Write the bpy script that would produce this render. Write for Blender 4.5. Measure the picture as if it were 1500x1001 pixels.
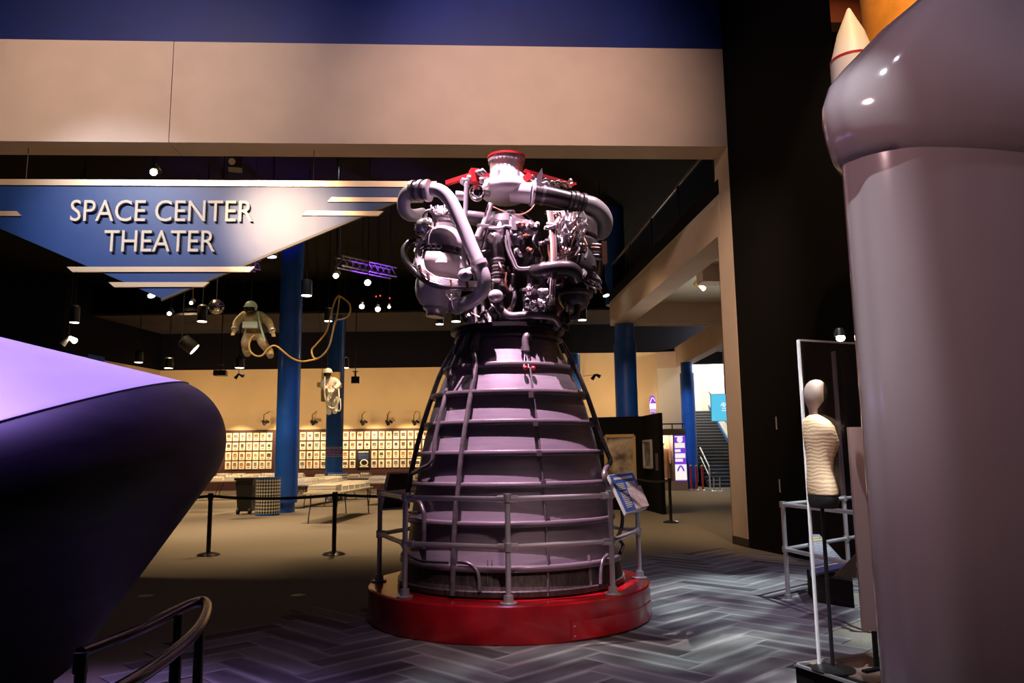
import bpy, bmesh, math, random
from mathutils import Vector, Matrix
random.seed(7)
for o in list(bpy.data.objects): bpy.data.objects.remove(o)
SC = bpy.context.scene; COL = SC.collection
# ------------------------------------------------------------------ camera
F, HC, ROLL = 1150.0, 1.55, 0.012
PITCH = math.atan(168 / F); CP, SP = math.cos(PITCH), math.sin(PITCH)
cam = bpy.data.cameras.new('camera'); cam.sensor_width = 36; cam.sensor_fit = 'HORIZONTAL'
cam.lens = F * 36 / 1500; cam.clip_start = .05; cam.clip_end = 300
camo = bpy.data.objects.new('camera', cam); COL.objects.link(camo)
camo.matrix_world = Matrix.Translation((0, 0, HC)) @ Matrix.Rotation(math.pi/2 + PITCH, 4, 'X') @ Matrix.Rotation(-ROLL, 4, 'Z')
SC.camera = camo
SC.view_settings.view_transform = 'Standard'; SC.view_settings.look = 'None'
SC.view_settings.gamma = 1; SC.view_settings.use_curve_mapping = False
SC.view_settings.exposure = 0.0
w = bpy.data.worlds.new('world'); SC.world = w; w.use_nodes = True
w.node_tree.nodes['Background'].inputs[0].default_value = (.30, .24, .36, 1)
w.node_tree.nodes['Background'].inputs[1].default_value = .004
# ------------------------------------------------------------------ lights
def spot(name, loc, target, power, color, angle=50, blend=.5, radius=.12):
    l = bpy.data.lights.new(name, 'SPOT'); l.energy = power; l.color = color
    l.spot_size = math.radians(angle); l.spot_blend = blend; l.shadow_soft_size = radius
    o = bpy.data.objects.new(name, l); COL.objects.link(o); o.location = loc
    o.rotation_euler = (Vector(target) - Vector(loc)).to_track_quat('-Z', 'Y').to_euler(); return o
def point(name, loc, power, color, radius=.15):
    l = bpy.data.lights.new(name, 'POINT'); l.energy = power; l.color = color; l.shadow_soft_size = radius
    o = bpy.data.objects.new(name, l); COL.objects.link(o); o.location = loc; return o
WARM = (1, .62, .30); WARMW = (1, .78, .55); PINK = (1, .74, .90); LAV = (.50, .36, 1.0); COOL = (.65, .9, 1.0)
spot('key_spot_engine', (-.70, 6.32, 11.7), (-.06, 7.72, 2.5), 26000, (1, .62, .86), 12, .55, .04)
spot('key_spot_engine_top', (-1.9, 6.6, 11.5), (-.15, 8.0, 4.0), 1900, (1, .76, .84), 15, .5, .05)
spot('rim_spot_engine', (-3.6, 8.4, 10.8), (-.55, 8.0, 3.75), 4200, (1, .82, .82), 14, .6, .05)
spot('rim_spot_engine_right', (3.4, 7.2, 10.9), (.75, 8.0, 4.1), 5000, (1, .74, .82), 11, .6, .05)
spot('front_fill_engine', (1.6, -.4, 9.4), (.1, 6.7, .3), 2600, (1, .68, .66), 12, .9, .3)
spot('capsule_spot', (-4.9, 5.4, 9.6), (-3.2, 4.0, 2.2), 3300, (.54, .36, 1.0), 34, .6, .15)
spot('capsule_edge_spot', (-2.0, 4.0, 9.5), (-2.0, 3.7, 1.6), 2000, (.36, .20, 1.0), 24, .8, .15)
spot('fascia_wash_mid', (-.6, 4.0, 9.6), (.2, 13.2, 7.8), 3000, (1, .68, .56), 46, 1, .3)
spot('fascia_wash_left', (-6.5, 4.0, 10.0), (-6.4, 12.9, 7.8), 2500, (1, .72, .56), 58, 1, .3)
spot('blue_wall_wash', (-3.0, 5.0, 11.2), (-3.2, 13.0, 10.2), 220, (.35, .45, 1), 70, 1, .3)
spot('sign_spot', (-5.3, 6.6, 7.7), (-3.9, 13.0, 5.6), 6000, (1, .66, .38), 22, 1, .16)
spot('sign_wash', (-8.6, 6.6, 9.2), (-6.6, 12.9, 5.3), 1700, (.80, .86, 1), 34, .9, .15)
spot('jamb_spot', (.2, 8.8, 8.4), (3.9, 13.9, 3.4), 1500, (1, .68, .46), 40, 1, .2)
spot('column_sculpture_spot', (-2.4, -1.2, 6.0), (1.9, 3.9, 2.8), 1000, (1, .62, .64), 36, 1, .5)
spot('sculpture_top_spot', (3.0, 2.4, 11.2), (2.6, 4.2, 3.8), 900, (.80, .74, 1), 15, .8, .3)
spot('case_edge_fill', (.6, 3.2, 9.4), (1.86, 5.1, 1.4), 6500, (.92, .97, 1), 6.5, .6, .05)  # spot without a fixture, added to brighten the glass edge strip
# ------------------------------------------------------------------ pixel helpers (1500 x 1001 frame)
def ray(px, py):
    dx, dy = px - 750., py - 500.5
    xr = dx - ROLL * dy; yd = ROLL * dx + dy
    xc, yc = xr / F, -yd / F
    return Vector((xc, CP - yc * SP, SP + yc * CP))
def PY(px, py, Y):
    r = ray(px, py); t = Y / r.y; return Vector((r.x * t, Y, HC + r.z * t))
def PZ(px, py, Z=0.):
    r = ray(px, py); t = (Z - HC) / r.z; return Vector((r.x * t, r.y * t, Z))
def PL(px, py, a, b):                      # vertical plane Y = a + b X
    r = ray(px, py); t = a / (r.y - b * r.x); return Vector((r.x * t, r.y * t, HC + r.z * t))
# ------------------------------------------------------------------ materials
MATS = {}
def mat(name, col, rough=.6, metal=0., noise=0., scale=8., bump=0., col2=None, emit=None, estr=0., coat=0., spec=None, stretch=None):
    if name in MATS: return MATS[name]
    m = bpy.data.materials.new(name); m.use_nodes = True; nt = m.node_tree; b = nt.nodes['Principled BSDF']
    b.inputs['Base Color'].default_value = (*col, 1); b.inputs['Roughness'].default_value = rough
    b.inputs['Metallic'].default_value = metal
    if coat: b.inputs['Coat Weight'].default_value = coat; b.inputs['Coat Roughness'].default_value = .08
    if spec is not None: b.inputs['Specular IOR Level'].default_value = spec
    if emit: b.inputs['Emission Color'].default_value = (*emit, 1); b.inputs['Emission Strength'].default_value = estr
    if noise or bump:
        tc = nt.nodes.new('ShaderNodeTexCoord'); n = nt.nodes.new('ShaderNodeTexNoise')
        n.inputs['Scale'].default_value = scale; n.inputs['Detail'].default_value = 5
        src = tc.outputs['Object']
        if stretch:
            mp = nt.nodes.new('ShaderNodeMapping'); mp.inputs['Scale'].default_value = stretch
            nt.links.new(src, mp.inputs[0]); src = mp.outputs[0]
        nt.links.new(src, n.inputs['Vector'])
        if noise:
            r = nt.nodes.new('ShaderNodeValToRGB'); r.color_ramp.elements[0].position = .35; r.color_ramp.elements[1].position = .68
            c2 = col2 or tuple(min(1, c * (1 + noise)) for c in col); c1 = tuple(c * (1 - noise) for c in col) if not col2 else col
            r.color_ramp.elements[0].color = (*c1, 1); r.color_ramp.elements[1].color = (*c2, 1)
            nt.links.new(n.outputs['Fac'], r.inputs[0]); nt.links.new(r.outputs[0], b.inputs['Base Color'])
        if bump:
            bp = nt.nodes.new('ShaderNodeBump'); bp.inputs['Strength'].default_value = bump; bp.inputs['Distance'].default_value = .02
            nt.links.new(n.outputs['Fac'], bp.inputs['Height']); nt.links.new(bp.outputs[0], b.inputs['Normal'])
    MATS[name] = m; return m
def emat(name, col, s):
    if name in MATS: return MATS[name]
    m = bpy.data.materials.new(name); m.use_nodes = True; nt = m.node_tree
    b = nt.nodes['Principled BSDF']; b.inputs['Base Color'].default_value = (*[c * .6 for c in col], 1)
    b.inputs['Emission Color'].default_value = (*col, 1); b.inputs['Emission Strength'].default_value = s
    MATS[name] = m; return m
def glassmat(name, tint=(1, 1, 1), refl=1.0):
    if name in MATS: return MATS[name]
    m = bpy.data.materials.new(name); m.use_nodes = True; nt = m.node_tree; nt.nodes.clear()
    out = nt.nodes.new('ShaderNodeOutputMaterial'); mx = nt.nodes.new('ShaderNodeMixShader')
    tr = nt.nodes.new('ShaderNodeBsdfTransparent'); gl = nt.nodes.new('ShaderNodeBsdfGlossy'); lw = nt.nodes.new('ShaderNodeLayerWeight'); pw = nt.nodes.new('ShaderNodeMath'); ml = nt.nodes.new('ShaderNodeMath')
    tr.inputs[0].default_value = (*tint, 1); gl.inputs['Roughness'].default_value = .02; lw.inputs[0].default_value = .5
    pw.operation = 'POWER'; pw.inputs[1].default_value = 4; ml.operation = 'MULTIPLY_ADD'; ml.inputs[1].default_value = .6; ml.inputs[2].default_value = .03
    nt.links.new(lw.outputs['Facing'], pw.inputs[0]); nt.links.new(pw.outputs[0], ml.inputs[0])
    nt.links.new(ml.outputs[0], mx.inputs[0]); nt.links.new(tr.outputs[0], mx.inputs[1]); nt.links.new(gl.outputs[0], mx.inputs[2])
    nt.links.new(mx.outputs[0], out.inputs[0]); MATS[name] = m; return m
# ------------------------------------------------------------------ mesh builder
class MB:
    def __init__(s): s.v = []; s.f = []
    def add(s, vs, fs):
        n = len(s.v); s.v += [tuple(v) for v in vs]; s.f += [tuple(i + n for i in f) for f in fs]; return s
    def box(s, c, d, rz=0., M=None):
        x, y, z = [k / 2 for k in d]
        vs = [Vector((a, b, e)) for a in (-x, x) for b in (-y, y) for e in (-z, z)]
        R = M if M is not None else Matrix.Rotation(rz, 3, 'Z')
        vs = [R @ v + Vector(c) for v in vs]
        return s.add(vs, [(0, 1, 3, 2), (4, 6, 7, 5), (0, 4, 5, 1), (2, 3, 7, 6), (0, 2, 6, 4), (1, 5, 7, 3)])
    def bar(s, a, b, wd, ht, up=(0, 0, 1)):            # box beam from a to b, width across, height along up
        a, b = Vector(a), Vector(b); d = (b - a).normalized(); u = Vector(up); sd = d.cross(u).normalized(); u = sd.cross(d)
        vs = [p + sd * i * wd / 2 + u * j * ht / 2 for p in (a, b) for i, j in ((-1, -1), (1, -1), (1, 1), (-1, 1))]
        return s.add(vs, [(3, 2, 1, 0), (4, 5, 6, 7), (0, 1, 5, 4), (1, 2, 6, 5), (2, 3, 7, 6), (3, 0, 4, 7)])
    def tube(s, path, r, seg=10, smooth=0, cap=True, closed=False):
        P = [Vector(p) for p in path]
        R = list(r) if isinstance(r, (list, tuple)) else [r] * len(P)
        if smooth:
            Q, S = [], []; n = len(P)
            for i in range(n - 1 if not closed else n):
                p0 = P[(i - 1) % n] if closed or i > 0 else P[i]; p1 = P[i]; p2 = P[(i + 1) % n]
                p3 = P[(i + 2) % n] if closed or i + 2 < n else P[(i + 1) % n]
                for k in range(smooth):
                    t = k / smooth
                    Q.append(.5 * ((2 * p1) + (p2 - p0) * t + (2 * p0 - 5 * p1 + 4 * p2 - p3) * t * t + (3 * p1 - p0 - 3 * p2 + p3) * t ** 3))
                    S.append(R[i] * (1 - t) + R[(i + 1) % n] * t)
            if not closed: Q.append(P[-1]); S.append(R[-1])
            P, R = Q, S
        n = len(P); vs = []; fs = []; prev = None
        for i in range(n):
            if closed: d = P[(i + 1) % n] - P[i - 1]
            else: d = P[min(i + 1, n - 1)] - P[max(i - 1, 0)]
            if d.length < 1e-9: d = Vector((0, 0, 1))
            d.normalize()
            if prev is None:
                a = Vector((0, 0, 1)) if abs(d.z) < .9 else Vector((1, 0, 0)); u = d.cross(a).normalized()
            else:
                u = prev - d * prev.dot(d)
                if u.length < 1e-6: u = d.orthogonal()
                u.normalize()
            prev = u; v = d.cross(u)
            for k in range(seg):
                t = 2 * math.pi * k / seg; vs.append(P[i] + (u * math.cos(t) + v * math.sin(t)) * R[i])
        for i in range(n if closed else n - 1):
            j = (i + 1) % n
            for k in range(seg):
                l = (k + 1) % seg; fs.append((i * seg + k, i * seg + l, j * seg + l, j * seg + k))
        if cap and not closed: fs.append(tuple(range(seg))[::-1]); fs.append(tuple((n - 1) * seg + k for k in range(seg)))
        return s.add(vs, fs)
    def lathe(s, prof, c=(0, 0, 0), seg=32, axis=(0, 0, 1), cap=True, a0=0., a1=2 * math.pi):
        ax = Vector(axis).normalized(); u = Vector((1, 0, 0)); u = (u - ax * u.dot(ax))
        if u.length < .1: u = Vector((0, 1, 0)) - ax * ax.y
        u.normalize(); v = ax.cross(u); c = Vector(c); full = abs(a1 - a0 - 2 * math.pi) < 1e-6; m = seg if full else seg + 1
        vs = [c + ax * z + (u * math.cos(a0 + (a1 - a0) * k / seg) + v * math.sin(a0 + (a1 - a0) * k / seg)) * r for r, z in prof for k in range(m)]
        fs = []
        for i in range(len(prof) - 1):
            for k in range(seg):
                l = (k + 1) % m; fs.append((i * m + k, i * m + l, (i + 1) * m + l, (i + 1) * m + k))
        if cap and full: fs.append(tuple(range(m))[::-1]); fs.append(tuple((len(prof) - 1) * m + k for k in range(m)))
        return s.add(vs, fs)
    def ell(s, c, r, seg=16, rings=10, M=None):
        c = Vector(c); vs = []; fs = []
        for i in range(rings + 1):
            p = math.pi * i / rings
            for k in range(seg):
                t = 2 * math.pi * k / seg
                v = Vector((r[0] * math.sin(p) * math.cos(t), r[1] * math.sin(p) * math.sin(t), -r[2] * math.cos(p)))
                vs.append((M @ v if M is not None else v) + c)
        for i in range(rings):
            for k in range(seg):
                l = (k + 1) % seg; fs.append((i * seg + k, i * seg + l, (i + 1) * seg + l, (i + 1) * seg + k))
        return s.add(vs, fs)
    def prism(s, poly, ext):                            # polygon of 3D points extruded by a vector
        e = Vector(ext); P = [Vector(p) for p in poly]; n = len(P)
        fs = [tuple(range(n))[::-1], tuple(range(n, 2 * n))] + [(i, (i + 1) % n, n + (i + 1) % n, n + i) for i in range(n)]
        return s.add(P + [p + e for p in P], fs)
    def loft(s, rings, cap=True):
        m = len(rings[0]); vs = [p for r in rings for p in r]; fs = []
        for i in range(len(rings) - 1):
            for k in range(m):
                l = (k + 1) % m; fs.append((i * m + k, i * m + l, (i + 1) * m + l, (i + 1) * m + k))
        if cap: fs.append(tuple(range(m))[::-1]); fs.append(tuple((len(rings) - 1) * m + k for k in range(m)))
        return s.add(vs, fs)
WO = {}
def empty(name, label=None, cat=None, loc=(0, 0, 0), rz=0., group=None):
    o = bpy.data.objects.new(name, None); COL.objects.link(o); o.location = loc; o.rotation_euler = (0, 0, rz); o.empty_display_size = .1
    WO[o.name] = Vector(loc)
    if label: tag(o, label, cat, group)
    return o
def tag(o, label, cat, group=None, kind=None):
    o['label'] = label
    if cat: o['category'] = cat
    if group: o['group'] = group
    if kind: o['kind'] = kind
    return o
def mk(name, mb, m, parent=None, smooth=True, org=None, angle=40):
    me = bpy.data.meshes.new(name)
    if org is None: org = WO.get(parent.name, Vector((0, 0, 0))) if parent is not None else None
    if org is None:
        xs = [v[0] for v in mb.v]; ys = [v[1] for v in mb.v]; zs = [v[2] for v in mb.v]
        org = Vector(((min(xs) + max(xs)) / 2, (min(ys) + max(ys)) / 2, min(zs)))
    org = Vector(org)
    me.from_pydata([Vector(v) - org for v in mb.v], [], mb.f)
    bm = bmesh.new(); bm.from_mesh(me); bmesh.ops.recalc_face_normals(bm, faces=bm.faces)
    if smooth:
        for f in bm.faces: f.smooth = True
        for e in bm.edges:
            if len(e.link_faces) == 2 and e.calc_face_angle(0) > math.radians(angle): e.smooth = False
    bm.to_mesh(me); bm.free()
    me.materials.append(MATS[m] if isinstance(m, str) else m)
    o = bpy.data.objects.new(name, me); COL.objects.link(o)
    if parent is not None: o.parent = parent
    else: o.location = org
    WO[o.name] = org; return o
def struct(name, mb, m, smooth=False, label=None, parent=None):
    o = mk(name, mb, m, parent, smooth)
    if parent is None: o['kind'] = 'structure'
    if label: o['label'] = label
    return o
def dup(src, loc=None, rz=None, label=None, group=None, parent=None):
    c = src.copy(); COL.objects.link(c)
    if parent is not None: c.parent = parent
    if loc is not None: c.location = loc
    if rz is not None: c.rotation_euler = (0, 0, rz)
    if label: c['label'] = label
    if group: c['group'] = group
    for ch in list(src.children): dup(ch, parent=c)
    return c
def text_mesh(body, size=1., extrude=.02):
    cu = bpy.data.curves.new('t', 'FONT'); cu.body = body; cu.size = size; cu.extrude = extrude; cu.resolution_u = 4
    o = bpy.data.objects.new('t', cu); COL.objects.link(o); dg = bpy.context.evaluated_depsgraph_get()
    me = bpy.data.meshes.new_from_object(o.evaluated_get(dg)); bpy.data.objects.remove(o)
    vs = [v.co.copy() for v in me.vertices]; fs = [tuple(p.vertices) for p in me.polygons]; bpy.data.meshes.remove(me); return vs, fs
def islands(vs, fs):
    bm = bmesh.new(); bv = [bm.verts.new(v) for v in vs]
    for f in fs:
        try: bm.faces.new([bv[i] for i in f])
        except ValueError: pass
    bmesh.ops.remove_doubles(bm, verts=bm.verts, dist=1e-5)
    bm.verts.index_update(); seen = set(); out = []
    for v in bm.verts:
        if v in seen or not v.link_faces: continue
        st = [v]; seen.add(v); comp = []
        while st:
            a = st.pop(); comp.append(a)
            for e in a.link_edges:
                b = e.other_vert(a)
                if b not in seen: seen.add(b); st.append(b)
        ix = {a: i for i, a in enumerate(comp)}; fc = {f for a in comp for f in a.link_faces}
        out.append(([a.co.copy() for a in comp], [tuple(ix[a] for a in f.verts) for f in fc]))
    bm.free(); return out
# ------------------------------------------------------------------ palette
mat('beige_paint', (.72, .58, .49), .7, noise=.04, scale=1.5); mat('blue_wall', (.004, .020, .19), .5, noise=.35, scale=.35)
mat('black_paint', (.002, .0017, .002), .85, spec=.2); mat('navy_black', (.003, .003, .009), .8, spec=.2); mat('grey_soffit', (.038, .036, .046), .8, noise=.1, scale=2)
mat('cream_wall', (.80, .62, .38), .75, noise=.05, scale=.6); mat('maroon_wall', (.055, .018, .022), .6); mat('white_wall', (.82, .80, .72), .7, noise=.03, scale=.8)
mat('carpet', (.17, .145, .115), .95, noise=.18, scale=60, bump=.3); mat('baseboard', (.02, .016, .015), .5)
mat('column_blue', (.012, .10, .46), .42, noise=.12, scale=2.2, coat=.15); mat('sign_blue', (.008, .055, .26), .40, noise=.06, scale=3, bump=.12)
mat('brass_trim', (.80, .62, .42), .35, .35); mat('letter_cream', (.86, .76, .60), .5); mat('gold', (.72, .50, .18), .35, .6)
mat('red_plinth', (.42, .006, .012), .22, noise=.30, scale=3.2, bump=.05, coat=.3); mat('silver', (.72, .70, .71), .3, .75); mat('rail_silver', (.66, .64, .66), .36, .6)
mat('nozzle_metal', (.25, .215, .245), .40, .3, noise=.10, scale=3, stretch=(1, 1, 9)); mat('nozzle_dark', (.075, .062, .06), .4, .5, noise=.4, scale=7, stretch=(6, 6, .5))
mat('band_metal', (.20, .165, .18), .34, .5); mat('dark_metal', (.045, .038, .04), .35, .45); mat('gun_metal', (.16, .142, .148), .30, .5, noise=.25, scale=12)
mat('pipe_white', (.46, .445, .45), .34, .12, noise=.04, scale=6); mat('pump_white', (.66, .60, .55), .45, .05, noise=.07, scale=6)
mat('chrome', (.82, .80, .80), .14, 1.); mat('bright_steel', (.60, .55, .55), .28, .5, noise=.12, scale=14); mat('copper', (.36, .17, .11), .35, .5); mat('wire_white', (.85, .80, .80), .35, .3)
mat('red_paint', (.50, .02, .025), .35); mat('black_plastic', (.010, .010, .011), .35); mat('black_rubber', (.012, .012, .013), .7)
mat('white_paint', (.85, .83, .80), .5); mat('paper_white', (.86, .82, .74), .8, noise=.05, scale=5); mat('orange_tank', (.85, .36, .05), .55, noise=.1, scale=4)
mat('capsule_white', (.78, .76, .80), .45, noise=.05, scale=2.5); mat('capsule_dark', (.020, .017, .026), .5, noise=.35, scale=3, stretch=(1, 1, 5), spec=.3)
mat('sculpture_paint', (.36, .30, .32), .12, noise=.02, scale=3, coat=.5); mat('suit_tan', (.44, .33, .17), .8, noise=.2, scale=14, bump=.3)
mat('suit_white', (.85, .80, .70), .75, noise=.1, scale=12, bump=.2); mat('helmet', (.70, .78, .62), .3, coat=.3); mat('visor', (.05, .04, .02), .12, .6)
mat('hose_gold', (.66, .42, .12), .5); mat('hose_white', (.88, .82, .68), .5); mat('mannequin_skin', (.36, .28, .24), .5); mat('garment', (.82, .62, .38), .75); mat('maroon_panel', (.20, .13, .13), .6)
mat('wood_dark', (.05, .03, .02), .5); mat('glass_edge', (.92, .95, .95), .3, emit=(.9, .97, 1), estr=.0); mat('purple_print', (.10, .05, .45), .5); mat('blue_print', (.07, .16, .55), .4); mat('photo_print', (.85, .66, .66), .5, noise=.2, scale=18)
for i, c in enumerate(((.28, .12, .05), (.10, .08, .08), (.45, .20, .08), (.16, .18, .22), (.30, .22, .16), (.06, .05, .06))): mat('photo%d' % i, c, .5, noise=.6, scale=9)
emat('lamp_warm', (1, .86, .62), 9); emat('lamp_white', (1, .95, .88), 5); emat('lamp_hot', (1, .82, .55), 30); emat('lamp_blue', (.6, .8, 1), 14); emat('screen_cyan', (.10, .55, .80), 1.0); emat('led_red', (1, .05, .02), 5)
emat('lit_white', (1, .93, .9), .9); emat('lit_purple', (.22, .06, .75), .8); emat('lit_peach', (.95, .60, .35), .55)
# ================================================================== the setting
def Yw(X): return 13.36 + .05 * (X - 3.88)
fl = struct('floor', MB().box((2, 25, -.1), (70, 66, .2)), 'carpet', label='brown low-pile carpet floor of the hall')
def wallbar(x0, x1, z0, z1, dy=.31, th=.62):
    return MB().bar((x0, Yw(x0) + dy, (z0 + z1) / 2), (x1, Yw(x1) + dy, (z0 + z1) / 2), th, z1 - z0)
PSEAM = PL(250, 130, 13.36 - .05 * 3.88, .05).x
fa = struct('wall_front', wallbar(-16, PSEAM - .006, 6.97, 8.83), 'beige_paint', label='beige fascia wall over the wide opening')
struct('fascia_panel', wallbar(PSEAM + .006, 3.88, 6.97, 8.83), 'beige_paint', parent=fa)
struct('joint_backing', wallbar(PSEAM - .01, PSEAM + .01, 6.98, 8.82, .32, .56), 'baseboard', parent=fa)
struct('wall_upper', wallbar(-16, 3.88, 8.83, 12), 'blue_wall', label='deep blue wall above the beige fascia')
pier = [(3.88, 13.36, 0), (3.80, 13.98, 0), (4.7, 13.98, 0), (4.7, 13.36, 0)]
struct('wall_jamb', MB().prism(pier, (0, 0, 6.97)), 'beige_paint', label='beige end of the portal wall')
struct('baseboard_jamb', MB().prism([(3.868, 13.34, 0), (3.788, 14.0, 0), (3.9, 14.0, 0), (3.95, 13.34, 0)], (0, 0, .14)), 'baseboard')
r_ = ray(1215, 20); k_ = r_.x / r_.y; s_ = (k_ * 13.36 - 3.88) / (.236 + k_); BW = Vector((3.88 + .236 * s_, 13.36 - s_, 0))
bw = struct('wall_right', MB().prism([(3.885, 13.355, 0), (BW.x, BW.y, 0), (BW.x + .40, BW.y + .88, 0), (4.75, 13.355, 0)], (0, 0, 12)), 'black_paint', label='tall matt black wall right of the opening')
nrm = Vector((-1, -.236, 0)).normalized()
def onbw(px, py, off=.01):
    a = 13.36 + 3.88 / .236; return PL(px, py, a, -1 / .236) + nrm * off
for yy in (620, 712):
    p = onbw(1138 if yy == 620 else 1143, yy); struct('door_pull', MB().tube([p - Vector((0, 0, .1)), p + Vector((0, 0, .1))], .012, 8), 'bright_steel', parent=bw, smooth=True)
struct('wall_recess', MB().box((12, 14.6, 6), (16, .3, 12)), mat('brown_wall', (.22, .07, .03), .8, noise=.2, scale=2), label='dark reddish brown wall behind the rocket model')
struct('ceiling_front', MB().box((-4, 5, 12.1), (34, 18, .2)), 'black_paint', label='black ceiling of the front gallery')
struct('ceiling_hall', MB().box((0, 24.5, 9.6), (52, 21, .2)), 'black_paint', label='black ceiling of the hall')
struct('ceiling_soffit', MB().box((-4, 38, 8.1), (44, 6.6, .2)), 'grey_soffit', label='dim grey lowered ceiling at the back')
struct('wall_soffit', MB().box((-4, 34.75, 8.9), (44, .1, 1.6)), 'black_paint', label='black step of the lowered ceiling')
YB = 40.
ztop = PY(400, 541, YB).z; zmar = PY(400, 630, YB).z
XL = PY(235, 541, YB).x
struct('wall_back', MB().box(((XL - 1.0) / 2, YB + .15, (ztop + 0) / 2), (-XL - 1.0, .3, ztop)), 'cream_wall', label='cream back wall above the framed photographs')
mw = struct('trim_1', MB().box(((XL - 1.) / 2, YB - .04, zmar / 2), (-XL - 1.0 + .0, .08, zmar)), 'maroon_wall', label='dark maroon panelling behind the framed photographs')
struct('wall_band', MB().box((-2, YB + .1, (ztop + 8) / 2), (44, .2, 8 - ztop)), 'navy_black', label='black band over the cream wall')
LW = PZ(90, 517, ztop)
struct('wall_left', MB().prism([(XL, YB, 0), (LW.x, LW.y, 0), (LW.x - 9, LW.y - 9, 0), (LW.x - 9.3, LW.y - 8.8, 0), (LW.x - .3, LW.y + .1, 0), (XL - .3, YB + .3, 0)], (0, 0, ztop)), 'cream_wall', label='cream side wall on the far left')
struct('wall_left_upper', MB().prism([(XL, YB, ztop), (LW.x, LW.y, ztop), (LW.x - 9, LW.y - 9, ztop), (LW.x - 9.3, LW.y - 8.8, ztop), (XL - .3, YB + .3, ztop)], (0, 0, 3.5)), 'navy_black')
p0 = PL(131, 519, LW.y + .6, 0.); p1 = PL(150, 532, LW.y + .6, 0.)
# right part of the back of the hall
YR = 38.6
xa = PY(760, 560, YR).x; xb = PY(1002, 560, YR).x; zr = PY(900, 517, YR).z
xj = PY(963, 560, YR).x
struct('wall_back_right', MB().box(((xa + xj) / 2, YR + .15, zr / 2), (xj - xa, .3, zr)), 'cream_wall', label='cream wall behind the blue column right of the engine')
struct('wall_back_right_upper', MB().box(((xa + 14) / 2, YR + .1, (zr + 9.5) / 2), (14 - xa, .2, 9.5 - zr)), 'navy_black')
struct('wall_return', MB().box((xa - .1, (YR + YB) / 2, 4.7), (.2, YB - YR + .4, 9.5)), 'cream_wall')
# stairwell with white walls
zl = PY(1010, 532, 36.4).z; zlt = zl + 1.0
Lf = PZ(983, 546, zl); Ln = PZ(1060, 506, zl); Ln2 = Lf + (Ln - Lf) * 2.2
struct('wall_pier', MB().prism([(xj, YR - .02, 0), (Lf.x, YR - .4, 0), (Lf.x, YR + .4, 0), (xj, YR + .4, 0)], (0, 0, zl)), 'white_wall', label='pale pier beside the stairwell')
struct('trim_lintel', MB().bar((Lf.x, Lf.y, zl + .5), (Ln2.x, Ln2.y, zl + .5), .45, 1.0), 'beige_paint', label='beige lintel beam over the stairwell opening')
struct('trim_pier_head', MB().prism([(xj, YR - .03, zl), (Lf.x + .2, YR - .45, zl), (Lf.x + .2, YR + .4, zl), (xj, YR + .4, zl)], (0, 0, zr - zl)), 'beige_paint')
struct('wall_stair_back', MB().box((9.5, 47.4, 4), (9, .3, 9)), 'white_wall', label='white back wall of the stairwell')
struct('wall_stair_right', MB().box((11.5, 40.5, 4), (.3, 14, 9)), 'white_wall', label='white right wall of the stairwell')
struct('wall_stair_left', MB().box((Lf.x + .0 - .2, 43, 3.4), (.3, 8.6, 7)), 'white_wall')
struct('ceiling_stair', MB().box((9.4, 40.6, 8.4), (5, 14, .2)), 'white_wall')
point('stairwell_light', (10.2, 43.0, 7.2), 800, (1, .95, .86), .3)
point('stairwell_light_near', (10.4, 37.0, 7.2), 420, (1, .95, .86), .3)
# staircase
st = empty('staircase', 'dark carpeted staircase rising between white walls', 'staircase', (10.2, 37, 0))
mat('stair_carpet', (.035, .035, .042), .9, noise=.2, scale=30); mat('stair_nosing', (.16, .16, .18), .5)
def flight(y0, z0, n, x0, x1, run=.3, rise=.166):
    for i in range(n):
        s_ = mk('step', MB().box(((x0 + x1) / 2, y0 + run * (i + .5) + .9, z0 + rise * (i + 1) - .2), (x1 - x0, run + 1.8 if i < n - 1 else run + 1.8, .4)), 'stair_carpet', st, False)
        mk('nosing', MB().box(((x0 + x1) / 2, y0 + run * i - .012, z0 + rise * (i + 1) - .02), (x1 - x0, .03, .045)), 'stair_nosing', s_, False)
flight(37, 0, 11, 9.05, 11.32); flight(41.4, 1.826, 13, 8.7, 11.32)
mk('stringer', MB().prism([(11.28, 41.3, 1.9), (11.28, 45.4, 4.15), (11.28, 45.4, 4.35), (11.28, 41.3, 2.1)], (.05, 0, 0)), mat('stringer_blue', (.03, .12, .30), .5), st, False)
mk('handrail', MB().tube([(9.1, 37.0, .0), (9.1, 37.0, .95), (9.1, 38.6, 1.85)], .035, 8), 'rail_silver', st)
mk('handrail', MB().tube([(9.1, 37.0, .5), (9.1, 38.6, 1.4)], .025, 8), 'rail_silver', st)
mk('wall_handrail', MB().tube([(11.3, 44.9, 4.95), (11.2, 44.8, 5.05), (11.2, 41.2, 3.05), (11.2, 40.9, 3.05), (11.3, 40.9, 3.05)], .03, 8), 'dark_metal', st)
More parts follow.
